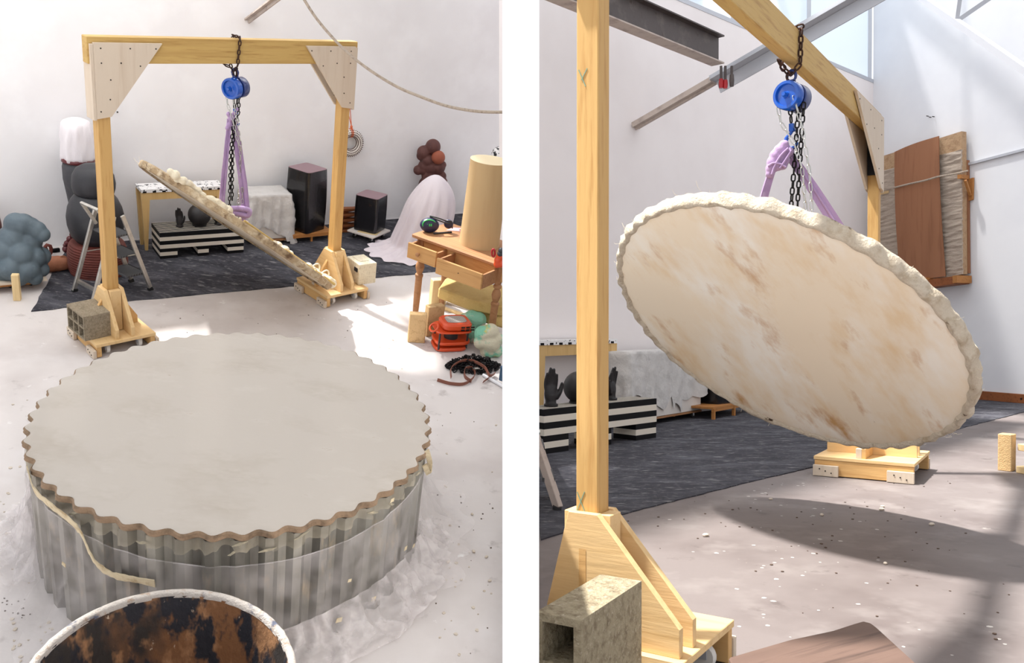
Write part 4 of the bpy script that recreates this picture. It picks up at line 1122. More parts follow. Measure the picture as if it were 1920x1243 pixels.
P = BL.fl(90, 482); kk = BL.mpp(P)
T = Thing('coil_sculpture', 'dark red looped coil sculpture behind the terracotta vessel', 'sculpture', BL, P)
q = MB(); q.ball(BL.vt(85, 472, P), (6 * kk, 6 * kk, 11 * kk), 14, 10); q.tube([BL.vt(u, v, P, .0) for u, v in ((84, 464), (88, 459), (94, 461), (96, 467), (95, 474), (91, 480))], 3.4 * kk, 8); T.part('coil', q, BRICKRED, world=True, smooth=180)
q = MB(); q.bar(BL.fl(97, 470, .02), BL.fl(112, 468, .02), .022, .03); single('brush_handle', 'black brush handle lying by the red coil near the wall', 'tool', BL, q, STRIPEB, BL.fl(97, 470), bevel=.004)

# stepladder
F1, F2, R1, R2 = BL.fl(283, 545), BL.fl(247, 529.5), BL.fl(139, 548), BL.fl(175, 568)
wv = ((F1 - F2) + (R2 - R1)) / 2; mid = (F1 + F2 + R1 + R2) / 4
topz = BL.vt(196, 398, mid).z
T = Thing('step_ladder', 'folding aluminium stepladder with three dark treads standing behind the gantry post', 'ladder', BL, mid)
tc1, tc2 = mid + wv * .46, mid - wv * .46
rw = .026
fr = V((F1 + F2 - R1 - R2)).normalized()
for foot, top in ((F1, tc1 + fr * .03), (F2, tc2 + fr * .03), (R2, tc1 - fr * .03), (R1, tc2 - fr * .03)):
    f_ = foot + V((0, 0, .015)); t_ = V((top.x, top.y, topz))
    q = MB(); q.bar(f_, t_, .030, .018, wv); T.part('rail', q, ALU, world=True, bevel=.002)
    q = MB(); q.bar(foot + V((0, 0, .0)), foot + (t_ - f_).normalized() * .03, .034, .024, wv); T.part('rubber_foot', q, RUBBER, world=True)
fc = (F1 + F2) / 2; tcf = (tc1 + tc2) / 2 + fr * .03
for h in (.24, .50, .76):
    c = fc.lerp(tcf, h); c = V((c.x, c.y, topz * h)) - fr * .06
    q = MB(); q.box(c, (wv.length * .94, .15, .016), frame_from(wv)); T.part('tread', q, TREAD, world=True, bevel=.003)
    q = MB(); q.box(c + fr * .075 + V((0, 0, -.004)), (wv.length * .94, .008, .026), frame_from(wv)); T.part('tread_lip', q, STRIPEB, world=True)
q = MB(); a = R1.lerp(tc2, .14); b = R2.lerp(tc1, .14); q.bar(V((a.x, a.y, topz * .14)), V((b.x, b.y, topz * .14)), .022, .022); T.part('crossbar', q, ALU, world=True)
for s_ in (1, -1):
    base_ = mid + wv * .46 * s_
    a = V((base_.x, base_.y, topz)) 
    q = MB(); c0 = fc.lerp(tcf, .5) + wv * .46 * s_; r0 = ((R1 + R2) / 2).lerp(mid, .5) + wv * .46 * s_
    q.tube([V((c0.x, c0.y, topz * .5)), V((r0.x, r0.y, topz * .5))], .004, 6); T.part('stay_strap', q, ALU, world=True)
hp = [mid + wv * .40 - fr * .04 + V((0, 0, topz - .10)), mid + wv * .40 - fr * .13 + V((0, 0, topz + .06)), mid - wv * .40 - fr * .13 + V((0, 0, topz + .06)), mid - wv * .40 - fr * .04 + V((0, 0, topz - .10))]
q = MB(); q.tube(hp, .013, 8); T.part('hand_hoop', q, ALU, world=True, smooth=40)

# console table, striped bench and what stands on it
FLc = BL.fl(269, 472)
dirc = (BL.fl(421, 459) - FLc); 
zc_ = BL.vt(266, 356, FLc).z
FRc = FLc + dirc
console(BL, FLc, FRc, .17, zc_, .085, .045, 'pale oak console with a white and black inlaid top behind the striped bench')
FLb = BL.fl(301, 487.5); FRb = BL.fl(457, 475)
hb = BL.vt(300, 438, FLb).z
Lb = (FRb - FLb); Rb_ = frame_from(Lb)
bench(BL, FLb, FRb, .26, hb, hb * .42, 'black and white striped bench of stacked boards half hidden by the edge on dish')
def onb(u, dep):                                     # place on the bench top in pixel column u
    t = BL.on_line(u, FLb + Rb_ @ V((0, dep, hb)), Lb.normalized()); return FLb + Rb_ @ V((0, dep, 0)) + Lb.normalized() * t + V((0, 0, hb + .003))
p = onb(337, .13); hand(BL, p, .2, BL.vt(337, 384, p).z - p.z, False, 'black hand with raised fingers on the end of the half hidden striped bench')
p = onb(374, .13); kk = BL.mpp(p); vessel(BL, p, 20.5 * kk, .2, 'black round vessel with a foot ring between the hands behind the edge on dish')
p = onb(409, .13); hand(BL, p, .6, BL.vt(409, 378, p).z - p.z, True, 'black hand mostly hidden by the edge on dish')
# crate under a dust sheet
FLd = BL.fl(470, 461); FRd = BL.fl(543, 456)
Hd = BL.vt(470, 368, FLd).z
draped_box(BL, FLd, FRd, .26, Hd, lambda t: Hd * (.16 + .10 * math.sin(t * 19) + .10 * (t < .25) - .12 * (.27 < t < .36)), 'white crate on casters beside the tall black pot', 'grey white dust sheet over the crate beside the tall black pot')
# tall black pot on its wooden stand
P0 = BL.fl(549, 458); P1 = BL.fl(618, 451)
zs = BL.vt(549, 440, P0).z
T = Thing('wooden_stand', 'low orange wood stand under the tall black pot', 'stand', BL, P0, frame_from(P1 - P0)); Lp = (P1 - P0).length + .01
q = MB(); q.box((Lp / 2, .13, zs - .008), (Lp + .03, .27, .016)); T.part('deck_board', q, PALLET, bevel=.002)
for x in (.03, .5, .97):
    for y in (.015, .245): q = MB(); q.box((Lp * x, y, (zs - .016) / 2), (.016, .02, zs - .016)); T.part('leg', q, PALLET)
for y in (0.0, .26): q = MB(); q.box((Lp / 2, y, zs - .02), (Lp + .02, .012, .03)); T.part('rail', q, PALLET)
pc = (P0 + P1) / 2 - WLN * .14
k2 = BL.mpp(pc); Hp = BL.vt(590, 316, pc).z - zs
aw = math.atan2(WLD.y, WLD.x)
sqpot(BL, V((pc.x, pc.y, zs)), aw + .42, .25, .25, Hp, .07, 'tall black glazed barrel sided pot on a low wooden stand')
# timber stack behind the gantry post
P0 = BL.fl(646, 440); 
for k in range(9):
    c = P0 + WLD * (.06 + .02 * ((k * 7) % 3)) - WLN * (.06 + .05 * (k % 2)) + V((0, 0, .018 + .026 * k))
    q = MB(); q.box(c, (.17 + .03 * ((k * 5) % 3), .06, .022), rz(aw + (.25 if k % 2 else -.12))); single('timber_plank', 'topmost reddish timber offcut of the pile between the two black pots' if k == 8 else ('lowest reddish timber offcut, on the mat between the two black pots' if k == 0 else 'reddish timber offcut inside the pile between the two black pots'), 'timber', BL, q, REDWOOD, c - V((0, 0, .011)), group='timber offcuts between the pots', bevel=.002)
# small black pot on a dolly
P0 = BL.fl(708, 451)
T = Thing('plant_dolly', 'grey wheeled dolly under the small black cube pot', 'dolly', BL, P0, rz(aw + .5)); zd = BL.vt(708, 436, P0).z
q = MB(); q.box((-.0, .1, zd - .008), (.30, .28, .016)); T.part('deck', q, BOXW, bevel=.002)
for x in (-.1, .1):
    for y in (.01, .19): caster(T, (x, y, (zd - .016) * .42), (zd - .016) * .42, (0, 1, 0), RUBBER, STEELW)
pp = V((P0.x, P0.y, zd)) + rz(aw + .5) @ V((0.02, .11, 0))
q = MB(); q.box(pp + rz(aw + .5) @ V((-.03, -.03, .003)), (.2, .18, .005), rz(aw + .75)); single('paper_sheet', 'yellowed paper under the small black cube pot', 'paper', BL, q, PAPERY, pp)
sqpot(BL, pp + V((0, 0, .006)), aw + .62, .225, .225, BL.vt(726, 369, pp).z - pp.z, .04, 'small black glazed cube pot on a wheeled dolly')
# sheeted sculpture
P = BL.fl(800, 470); kk = BL.mpp(P)
T = Thing('sheeted_sculpture', 'tall rounded shape under a pale pink sheet that trails onto the mat', 'draped sculpture', BL, P)
rows = []; N = 150; Ms = 34
ztop = BL.vt(800, 326, P).z
vr = V((vw.y, -vw.x, 0)).normalized()
for i in range(Ms + 1):
    f = i / Ms; row = []
    for j in range(N):
        a = 2 * math.pi * j / N
        s_ = math.sin(min(f * 1.9, 1) * math.pi / 2)
        r = 43 * kk * (s_ ** .75) * (1 + .16 * f)
        z = ztop * (1 - f) if f < .94 else .012
        if f <= .5: z = ztop - ztop * .5 * (f / .5) ** 1.35
        else: z = ztop * .5 * (1 - (f - .5) / .44) if f < .94 else .01
        lean = -(34 * kk) * max(0, f - .25) ** 1.3
        amp = max(0, f - .12) * .05
        r += amp * (math.sin(a * 15 + 2.2 * math.sin(a * 2) + f * 2.2) * .6 + .8 * nz(6 * math.cos(a), 6 * math.sin(a), f * 1.5))
        if f > .86:
            left = max(0, -math.cos(a) * .8 - math.sin(a) * .55)
            r += (f - .86) / .14 * (.03 + .19 * left) 
            z = max(z, .006) + .012 * (1 + math.sin(a * 23 + f * 9)) * (1 if f < .99 else .3)
        row.append(P + vr * (r * math.cos(a) + lean + (4 * kk) * (1 - f)) + V((vw.x, vw.y, 0)).normalized() * (r * math.sin(a)) + V((0, 0, max(z, .008))))
    rows.append(row)
q = MB(); q.grid(rows, wrap=True); q.f.append(tuple(range(N - 1, -1, -1))); q.mi.append(0); T.part('sheet', q, CLOTHP, world=True, smooth=180)
# knobbly sculpture behind it
P = BL.fl(808, 418); kk = BL.mpp(P)
blob(BL, P, 'knobbly_sculpture', 'dark brown sculpture of stacked lumps rising behind the pink sheeted shape', 'sculpture',
     [(812, 275, 14, 0), (795, 286, 13, 0), (790, 292, 9, 0), (804, 290, 11, 8), (803, 300, 12, -2), (797, 312, 13, 2), (784, 319, 9, 0), (794, 318, 10, 0), (808, 313, 14, 0), (822, 313, 13, 0), (830, 309, 7, 0), (817, 325, 10, 2), (828, 330, 9, 0), (832, 340, 7, 0), (806, 330, 16, 4), (804, 350, 20, 4), (806, 375, 22, 4), (806, 400, 22, 4)], UMBER, .007, 3,
     extra=[('orange_ball', [(822, 293, 12.5, -8)], ORANGEC)])
# ring hanging on the wall
P = BL.pl(657, 268, WL0 + WLN * .05, WLN); kk = BL.mpp(P)
T = Thing('beaded_ring', 'white ceramic ring studded with dark beads hung on orange cord', 'ring', BL, P)
Rr = 19 * kk; rt = 7 * kk; zz = V((0, 0, 1))
q = MB(); q.tube([P + (WLD * math.cos(a) + zz * math.sin(a)) * Rr for a in [2 * math.pi * k / 48 for k in range(48)]], rt, 14, closed=True); T.part('ring_body', q, RINGM, world=True, smooth=180)
bm_ = MB(); bm_.ball((0, 0, 0), .0052, 8, 5); bme = bm_.mesh('bead', BEAD, None, 180)
for k in range(40):
    a = 2 * math.pi * k / 40
    for b in (-1.4, -.8, -.2, .4, 1.0):
        c = (WLD * math.cos(a) + zz * math.sin(a)); pos = c * (Rr + rt * math.sin(b)) + WLN * rt * math.cos(b); T.inst('bead', bme, Matrix.Translation(pos))
Pn = BL.pl(655, 197, WL0 + WLN * .02, WLN)
T = Thing('hanging_cord', 'orange cord knotted round the beaded ring', 'cord', BL, Pn)
top = P + zz * Rr
q = MB(); q.tube(smoothpath([Pn, Pn + WLD * .012 - zz * .05, top + zz * .06, top + zz * .03]), .0035, 6); q.tube(smoothpath([Pn, Pn - WLD * .010 - zz * .05, top + zz * .06]), .0035, 6); T.part('loop', q, CORD, world=True, smooth=180)
q = MB(); q.ball(top + zz * .055, (.012, .012, .016), 10, 8); q.ball(top + zz * .035 + WLD * .006, .012, 10, 8); T.part('knot', q, CORD, world=True, smooth=180)
for d in (-.008, .006):
    q = MB(); q.tube([top + WLD * d + (WLN * math.cos(a) + zz * math.sin(a)) * rt * 1.12 for a in [2 * math.pi * k / 14 for k in range(14)]], .004, 6, closed=True); T.part('turn', q, CORD, world=True, smooth=180)
q = MB(); q.tube([Pn - WLN * .03, Pn + WLN * .01], .004, 6); q.lathe([(.008, 0), (.008, .004)], 8, Pn + WLN * .01, frame_from(WLD, WLN)); single('metal_hook', 'metal hook holding the orange cord', 'hook', BL, q, CHAINS, Pn)
# rope swagged across
pix = [(560, -18), (590, 30), (625, 72), (660, 106), (700, 136), (745, 163), (790, 182), (835, 198), (880, 207), (915, 210), (950, 210)]
P0 = BL.fl(640, 640)
pth = smoothpath([BL.vt(u, v, P0, -.2 - .0016 * (u - 560)) for u, v in pix], 6)
tail_ = MR @ V((.017, 5.3, .63))
pth += [pth[-1].lerp(tail_, f) + V((0, 0, .0)) for f in (.08, .3, .6, 1.0)]
q = MB(); q.tube(pth, .0085, 8); single('swagged_rope', 'hemp rope sagging from the roof across the right of the gantry', 'rope', BL, q, ROPE, pth[0], smooth=180)
# ------------------------------------------------------------------ first bay: work table and the pile under it
LEG = BL.fl(786, 600); HTt = BL.vt(786, 441, LEG).z
c0 = BL.fl(772, 438, HTt); c1 = BL.fl(944, 499, HTt)
FX = (c1 - c0); Lt = FX.length; RT = frame_from(FX); FXn = FX.normalized(); FYn = RT @ V((0, 1, 0))
T = Thing('work_table', 'old wooden work table with turned legs and two open drawers', 'table', BL, V((c0.x, c0.y, 0)), RT)
dt = .46
q = MB(); q.box((Lt / 2 - .002, dt / 2, HTt - .014), (Lt - .004, dt, .028)); T.part('table_top', q, OAK, bevel=.006)
q = MB(); q.box((Lt / 2 + .02, .05, HTt - .085), (Lt - .08, .018, .11)); T.part('apron', q, OAKL)
q = MB(); q.box((.05, dt / 2, HTt - .085), (.018, dt - .1, .11)); T.part('apron', q, OAKL)
for x, y in ((.06, .06), (.06, dt - .06), (Lt - .06, .06), (Lt - .06, dt - .06)):
    z1 = HTt - .03
    q = MB(); q.box((x, y, z1 - .06), (.055, .055, .12)); 
    q.lathe([(.017, 0), (.020, .02), (.024, .10), (.026, .20), (.026, z1 - .31), (.030, z1 - .30), (.030, z1 - .285), (.020, z1 - .275), (.028, z1 - .25), (.034, z1 - .225), (.030, z1 - .20), (.018, z1 - .175), (.030, z1 - .165), (.030, z1 - .15), (.022, z1 - .14), (.027, z1 - .12)], 24, (x, y, 0)); T.part('leg', q, OAK, smooth=35)
def drawer(x0, x1, out, z1, hh, knob):
    w = x1 - x0; t = .014; ym = -out
    q = MB(); q.box(((x0 + x1) / 2, ym, z1 - hh / 2), (w, .018, hh)); fr_ = T.part('drawer_front', q, OAKL, bevel=.002)
    q = MB()
    for xx in (x0 + t / 2, x1 - t / 2): q.box((xx, ym / 2 + .06, z1 - hh / 2 - .004), (t, out + .10, hh - .012))
    q.box(((x0 + x1) / 2, ym / 2 + .06, z1 - hh + .01), (w - .01, out + .10, .008)); T.part('drawer_box', q, OAK, parent=fr_)
    if knob:
        q = MB(); q.lathe([(.007, 0), (.007, .012), (.015, .018), (.016, .026), (.010, .033), (.001, .034)], 16, ((x0 + x1) / 2 - .02, ym - .009, z1 - hh * .5), Matrix.Rotation(math.pi / 2, 3, 'X')); T.part('knob', q, OAK, parent=fr_, smooth=50)
    else:
        q = MB(); q.lathe([(.004, 0), (.004, .002)], 8, ((x0 + x1) / 2, ym - .009, z1 - hh * .45), Matrix.Rotation(math.pi / 2, 3, 'X')); T.part('key_hole', q, SCREW, parent=fr_)
zz1 = HTt - .034
drawer(.045, .30, .085, zz1, .115, True)
drawer(.36, .745, .16, zz1 - .005, .115, False)
q = MB(); q.bar((.46, -.02, zz1 - .01), (.58, -.05, zz1 - .015), .02, .008); Ob = (V((c0.x, c0.y, 0)))
def tt(x, y, z=0): return V((c0.x, c0.y, 0)) + RT @ V((x, y, z))
# cardboard sleeve
Pc = BL.fl(906, 468, HTt); kk = BL.mpp(Pc); rr = 36 * kk; zt_ = BL.vt(906, 306, Pc).z - HTt
Pc = Pc + V((vw.x, vw.y, 0)).normalized() * rr * .9
T2 = Thing('cardboard_drum', 'tall kraft cardboard drum standing on the work table', 'drum', BL, V((Pc.x, Pc.y, HTt)))
q = MB(); q.lathe([(rr * 1.06, 0), (rr, zt_)], 48, cap1=False); T2.part('wall', q, CARD, smooth=40)
q = MB(); q.lathe([(rr, zt_ - .002), (rr * 1.005, zt_), (rr * .96, zt_ + .001), (.002, zt_ + .004)], 48, cap0=False); T2.part('lid', q, CARDT, smooth=40)
# speckled sphere behind
P = BL.fl(960, 460, HTt); 
P = BL.fl(922, 440); kk = BL.mpp(P)
T3 = Thing('speckled_sculpture', 'black and white speckled round sculpture behind the cardboard drum', 'sculpture', BL, P)
q = MB(); c = BL.vt(938, 292, P); q.ball(c, 17 * kk, 20, 14); q.lathe([(.06, 0), (.05, c.z * .5), (.05, c.z)], 20, (c.x, c.y, 0)); T3.part('form', q, SPECK, world=True, smooth=180)
# ear defenders
P = BL.fl(818, 436, HTt); kk = BL.mpp(P)
T4 = Thing('ear_defenders', 'navy ear defenders with green lines lying on the work table', 'ear defenders', BL, P)
def e(u, v, o=0): return BL.vt(u, v, P, o)
vv_ = V((vw.x, vw.y, 0)).normalized(); Rv = Matrix((vr, -vv_.cross(vr).cross(vr) if False else V((0, 0, 1)), -vv_)).transposed()
q = MB(); q.lathe([(.2 * 14 * kk, .05), (.85 * 14 * kk, .046), (15 * kk, .036), (17 * kk, .02), (17 * kk, 0), (12 * kk, -.03)], 28, e(805, 421, 0), Matrix((vr * 1.05, zz * .82, -vv_)).transposed()); T4.part('ear_cup', q, NAVY, world=True, smooth=60)
q = MB(); q.tube([e(805, 421, -.040) + vr * 12.5 * kk * math.cos(a) + zz * 9 * kk * math.sin(a) for a in [2 * math.pi * k / 24 for k in range(24)]], 1.0 * kk, 6, closed=True); T4.part('green_line', q, GREENL, world=True, smooth=180)
q = MB()
for k in range(3): q.box(e(802 + k * 3.4, 422, -.0505), (2.2 * kk, .002, 4.5 * kk), frame_from(vr))
T4.part('green_mark', q, GREENL, world=True)
q = MB(); q.ball(e(841, 420, .04), (9 * kk, 6 * kk, 9 * kk), 16, 10); T4.part('ear_cup', q, NAVY, world=True, smooth=180)
for vo in (0, 4):
    q = MB(); q.tube(smoothpath([e(806, 405 + vo * .5, .0), e(822, 409 + vo, -.01), e(836, 414 + vo, .0), e(847, 416 + vo, .03), e(848, 428, .04)]), 1.3 * kk, 6); T4.part('head_band', q, DKGREY, world=True, smooth=180)
q = MB(); q.bar(BL.fl(813, 438, HTt + .006), BL.fl(847, 435, HTt + .006), .014, .012); single('marker_pen', 'dark marker pen on the work table in front of the ear defenders', 'pen', BL, q, DKGREY, BL.fl(813, 438, HTt), bevel=.003)
q = MB(); q.prism([BL.fl(836, 432, HTt + .0005), BL.fl(850, 427, HTt + .0005), BL.fl(874, 428, HTt + .0005), BL.fl(866, 434, HTt + .0005)], (0, 0, .002)); single('pink_paper', 'pink paper on the work table beside the cardboard drum', 'paper', BL, q, PINKP, BL.fl(836, 432, HTt))
q = MB(); q.tube([BL.fl(862, 431, HTt + .008), BL.fl(872, 424, HTt + .008)], .004, 6); single('pencil_stub', 'short pencil stub on the pink paper', 'pencil', BL, q, PINEW, BL.fl(862, 431, HTt))
# glove hanging out of the big drawer
P = tt(.68, -.12, zz1 + .005); kk = BL.mpp(P)
T5 = Thing('work_glove', 'orange and grey work glove over the edge of the open drawer', 'glove', BL, P)
q = MB(); 
for u, v, r in ((934, 488, 8), (938, 480, 8), (932, 496, 7), (940, 494, 8)): q.ball(BL.vt(u, v, P), r * kk, 12, 8)
T5.part('palm', q, ORANGE, world=True, remesh=.006, smoothit=2)
q = MB()
for u, v, r in ((940, 470, 6), (938, 476, 6)): q.ball(BL.vt(u, v, P, -.01), r * kk, 12, 8)
T5.part('cuff', q, DKGREY, world=True, smooth=180)
q = MB(); q.tube([BL.vt(925 + 3 * math.cos(a), 474 + 7 * math.sin(a), P) for a in [2 * math.pi * k / 12 for k in range(12)]], 2 * kk, 6, closed=True); T5.part('red_loop', q, REDH, world=True, smooth=180)

# under the table
def ubox(name, label, cat, u0, v0, u1, v1, hh, dep, m, group=None, lift=0.0, bev=.004):
    a = BL.fl(u0, v0, lift); b = BL.fl(u1, v1, lift); R = frame_from(b - a); L_ = (b - a).length
    q = MB(); q.box(a + R @ V((L_ / 2, dep / 2, hh / 2)), (L_, dep, hh), R); return single(name, label, cat, BL, q, m, a, bevel=bev, group=group)
pz = BL.fl(765, 640); hbk = BL.vt(765, 587, pz).z
ubox('fire_brick', 'upright speckled fire brick in front of the turned table leg', 'brick', 764, 642, 796, 644, hbk, .06, FIREBRICK)
pz = BL.fl(798, 630); hbk2 = BL.vt(798, 574, pz).z
ubox('fire_brick', 'upright fire brick behind the front one beside the orange hoist', 'brick', 799, 632, 829, 628, hbk2, .06, FIREBRICK)
pz = BL.fl(808, 572); ubox('timber_block', 'pale upright timber block beside the yellow foam under the table', 'timber', 808, 574, 836, 572, BL.vt(808, 524, pz).z, .06, PINEW)
for k, (u0, v0, u1, v1, h) in enumerate(((822, 578, 868, 594, .02), (836, 570, 884, 584, .02), (838, 566, 882, 575, .014))):
    ubox('timber_batten', ['pale batten on the floor under the foam slab', 'white batten lying under the table by the foam slab', 'thin grey batten at the back under the table'][k], 'timber', u0, v0, u1, v1, h, .03, [PINEW, BOXW, STEELW][k], bev=.002)
# rubble
P = BL.fl(884, 640); kk = BL.mpp(P)
blob(BL, P, 'plaster_lump', 'mint green and pink plaster lump under the foam slab', 'plaster lump', [(872, 606, 16, 8), (884, 600, 15, 10), (896, 604, 16, 10), (880, 622, 17, 4), (868, 616, 10, 4), (890, 630, 18, 4), (876, 634, 12, 4), (900, 636, 14, 6)], RUBBLET, .009, 1)
P = BL.fl(925, 668); kk = BL.mpp(P)
blob(BL, P, 'plaster_lump', 'cream and yellow plaster lump behind the heap of black chain', 'plaster lump', [(905, 626, 16, 0), (920, 622, 16, 0), (902, 640, 14, -4), (920, 642, 20, 0), (934, 636, 12, 0), (915, 656, 16, 0), (932, 658, 12, 0)], RUBBLE, .009, 1)
# yellow foam and curled yellow shell
z0 = .20
a = BL.fl(824, 568, z0 - .02); P = BL.fl(880, 600)
T6 = Thing('foam_slab', 'thick yellow foam slab lying on the rubble under the table', 'foam', BL, P)
top_ = [BL.fl(836, 520, z0 + .10), BL.fl(822, 540, z0 + .10), BL.fl(880, 562, z0 + .10), BL.fl(930, 572, z0 + .10), BL.fl(946, 574, z0 + .10), BL.fl(946, 536, z0 + .1)]
q = MB(); q.prism([p + V((0, 0, -.085)) for p in top_], (0, 0, .085)); T6.part('slab', q, YELLOWF, world=True, bevel=.012)
T7 = Thing('curved_shell', 'curved yellow plaster shell under the foam slab', 'shell', BL, BL.fl(910, 620))
a0, a1 = BL.fl(893, 596, .13), BL.fl(948, 612, .15)
q = MB(); rows = []
for i in range(9):
    t = i / 8; ang_ = -.2 + 1.9 * t
    rows.append([a0.lerp(a1, j / 6) + (-FYn * math.sin(ang_) * .07 + V((0, 0, 1)) * (.06 * math.cos(ang_) - .0)) + FYn * .05 for j in range(7)])
q.grid(rows); T7.part('shell', q, YELLOWF, world=True, smooth=180, solid=.010)
# blue drum and white pipe at the edge
P = BL.fl(940, 712); q = MB(); q.lathe([(.018, 0), (.018, .10)], 20, P); single('blue_cylinder', 'narrow blue cylinder standing by the chain heap', 'cylinder', BL, q, BLUETUB, P, smooth=40)
q = MB(); q.tube([BL.fl(906, 703, .012), BL.fl(946, 726, .012)], .012, 12); single('white_pipe', 'white pipe on the floor by the leather strap', 'pipe', BL, q, PIPE, BL.fl(906, 703), smooth=40)
# orange hoist
P = BL.fl(838, 662); kk = BL.mpp(P)
T8 = Thing('orange_hoist', 'orange chain hoist lying on the floor beside the fire bricks', 'chain hoist', BL, P)
u8 = (BL.fl(880, 650) - BL.fl(825, 652)).normalized(); R8 = frame_from(u8)
z8 = BL.vt(850, 612, P).z
def w8(x, y, z): return P + R8 @ V((x, y, z))
def slab8(cx, cy, z, lx, ly, h, m, name, bev=.012):
    q = MB(); n_ = 28; poly = []
    for k in range(n_):
        a = 2 * math.pi * k / n_; c, s_ = math.cos(a), math.sin(a)
        poly.append(w8(cx + lx / 2 * (abs(c) ** .5) * (1 if c > 0 else -1), cy + ly / 2 * (abs(s_) ** .5) * (1 if s_ > 0 else -1), z))
    q.prism(poly, (0, 0, h)); return T8.part(name, q, m, world=True, bevel=bev, smooth=50)
slab8(.07, .10, z8 - .05, .22, .19, .052, ORANGE, 'gear_case')
slab8(.07, .10, z8 + .002, .15, .11, .004, PLATE, 'rating_plate', .001)
for k in range(3):
    for s_ in (0, 1): q = MB(); q.box(w8(.10 + .036 * k, .005, z8 - .018 - .02 * s_), (.026, .006, .010), R8); T8.part('vent_slot', q, SCREW, world=True)
slab8(.05, .10, z8 - .065, .27, .21, .012, ORANGE, 'side_flange', .003)
slab8(.05, .10, .055, .26, .20, .022, ORANGE, 'side_flange', .004)
slab8(.04, .10, .004, .24, .19, .026, ORANGE, 'lower_case', .006)
for x, y in ((-.06, .02), (.15, .03), (-.05, .17), (.15, .18)): q = MB(); q.tube([w8(x, y, .02), w8(x, y, z8 - .06)], .007, 8); T8.part('spacer_bolt', q, DKGREY, world=True)
q = MB(); q.lathe([(.05, .03), (.05, z8 - .06)], 20, w8(.05, .1, 0)); T8.part('sprocket', q, DKGREY, world=True, smooth=40)
q = MB(); q.tube([w8(-.10 + .026 * math.cos(a), .05 + .05 * math.sin(a), z8 - .03 + .02 * math.cos(a)) for a in [2 * math.pi * k / 14 for k in range(14)]], .008, 8, closed=True); T8.part('hanger_eye', q, ORANGE, world=True, smooth=180)
# chain heap
P = BL.fl(888, 690); kk = BL.mpp(P)
T9 = Thing('chain_heap', 'heap of black chain on the floor in front of the orange hoist', 'chain', BL, P)
q = MB(); rnd = random.Random(11); me0, q0, m0, st0 = LINKS['blackS']
for k in range(340):
    t = rnd.random(); u_ = rnd.uniform(-1, 1); v_ = rnd.uniform(-1, 1)
    if u_ * u_ + v_ * v_ > 1: continue
    c = P + vr * u_ * 52 * kk + vv_ * v_ * .10 + V((0, 0, .012 + (1 - u_ * u_ - v_ * v_) * .085 * rnd.random()))
    Rq = Matrix.Rotation(rnd.uniform(0, 6.28), 3, 'X') @ Matrix.Rotation(rnd.uniform(0, 6.28), 3, 'Y') @ Matrix.Rotation(rnd.uniform(0, 6.28), 3, 'Z')
    q.add([c + Rq @ v for v in q0.v], q0.f)
T9.part('links', q, CHAINB, smooth=180, world=True, kind='stuff')
# leather strap with buckle
P = BL.fl(870, 714); kk = BL.mpp(P)
Ts = Thing('ratchet_strap', 'coiled brown strap with a metal buckle on the floor', 'strap', BL, P)
def fs(u, v, h): return BL.fl(u, v, h)
pth = smoothpath([fs(820, 712, .014), fs(845, 719, .014), fs(872, 719, .014), fs(890, 704, .02), fs(885, 690, .03), fs(872, 692, .03), fs(872, 706, .025), fs(884, 715, .02)], 6)
q = MB(); q.ribbon(pth, [V((0, 0, .024)) + V((.004, 0, 0))] * len(pth), .003); Ts.part('strap', q, LEATHER, world=True, smooth=60)
pth = smoothpath([fs(846, 708, .03), fs(846, 690, .05), fs(862, 678, .07), fs(884, 676, .08), fs(908, 688, .06), fs(918, 704, .04), fs(928, 700, .02), fs(906, 716, .016)], 6)
q = MB(); q.ribbon(pth, [V((0, 0, .022)) + V((.006, -.006, 0))] * len(pth), .003); Ts.part('strap', q, LEATHER, world=True, smooth=60)
q = MB(); q.box(fs(893, 690, .035), (.05, .028, .014), rz(.5)); q.box(fs(893, 690, .045), (.03, .02, .012), rz(.5)); Ts.part('buckle', q, CHAINS, world=True, bevel=.003)

# crumbs and chips over the floor
rnd = random.Random(21)
def crumbs(bay, name, label, boxes, n, m, smin, smax, flat):
    q = MB()
    for k in range(n):
        b = rnd.choice(boxes); u, v = rnd.uniform(b[0], b[2]), rnd.uniform(b[1], b[3]); p = bay.fl(u, v); r = rnd.uniform(smin, smax)
        n_ = 6; off = rnd.random() * 6
        poly = [p + V((r * math.cos(off + 6.283 * j / n_) * rnd.uniform(.6, 1), r * math.sin(off + 6.283 * j / n_) * rnd.uniform(.6, 1), .0004)) for j in range(n_)]
        q.prism(poly, (0, 0, r * flat))
    o = single(name, label, 'debris', bay, q, m, bay.fl(boxes[0][0], boxes[0][1]), kind='stuff'); return o
crumbs(BL, 'plaster_crumbs', 'pale plaster crumbs and chips scattered over the floor round the corrugated ring', [(800, 760, 940, 1230), (820, 1000, 900, 1240), (0, 680, 60, 1200), (20, 1140, 110, 1240), (640, 600, 760, 700)], 90, CHIP, .003, .011, .35)
crumbs(BL, 'dark_crumbs', 'dark crumbs scattered over the pale floor near the corrugated ring', [(820, 900, 930, 1100), (810, 760, 940, 1230), (0, 1120, 60, 1160), (300, 560, 760, 640)], 60, CHIPD, .002, .006, .5)
for u, v, r in ((888, 1035, .012), (912, 1045, .011), (918, 1090, .011), (865, 1088, .009), (840, 1055, .014), (885, 965, .01)):
    p = BL.fl(u, v); q = MB(); q.ball(p + V((0, 0, r * .45)), (r, r * .7, r * .5), 7, 5, rz(u)); single('plaster_chip', 'loose plaster chip on the bare floor beside the plastic film', 'chip', BL, q, CHIP, p, group='plaster chips by the film')
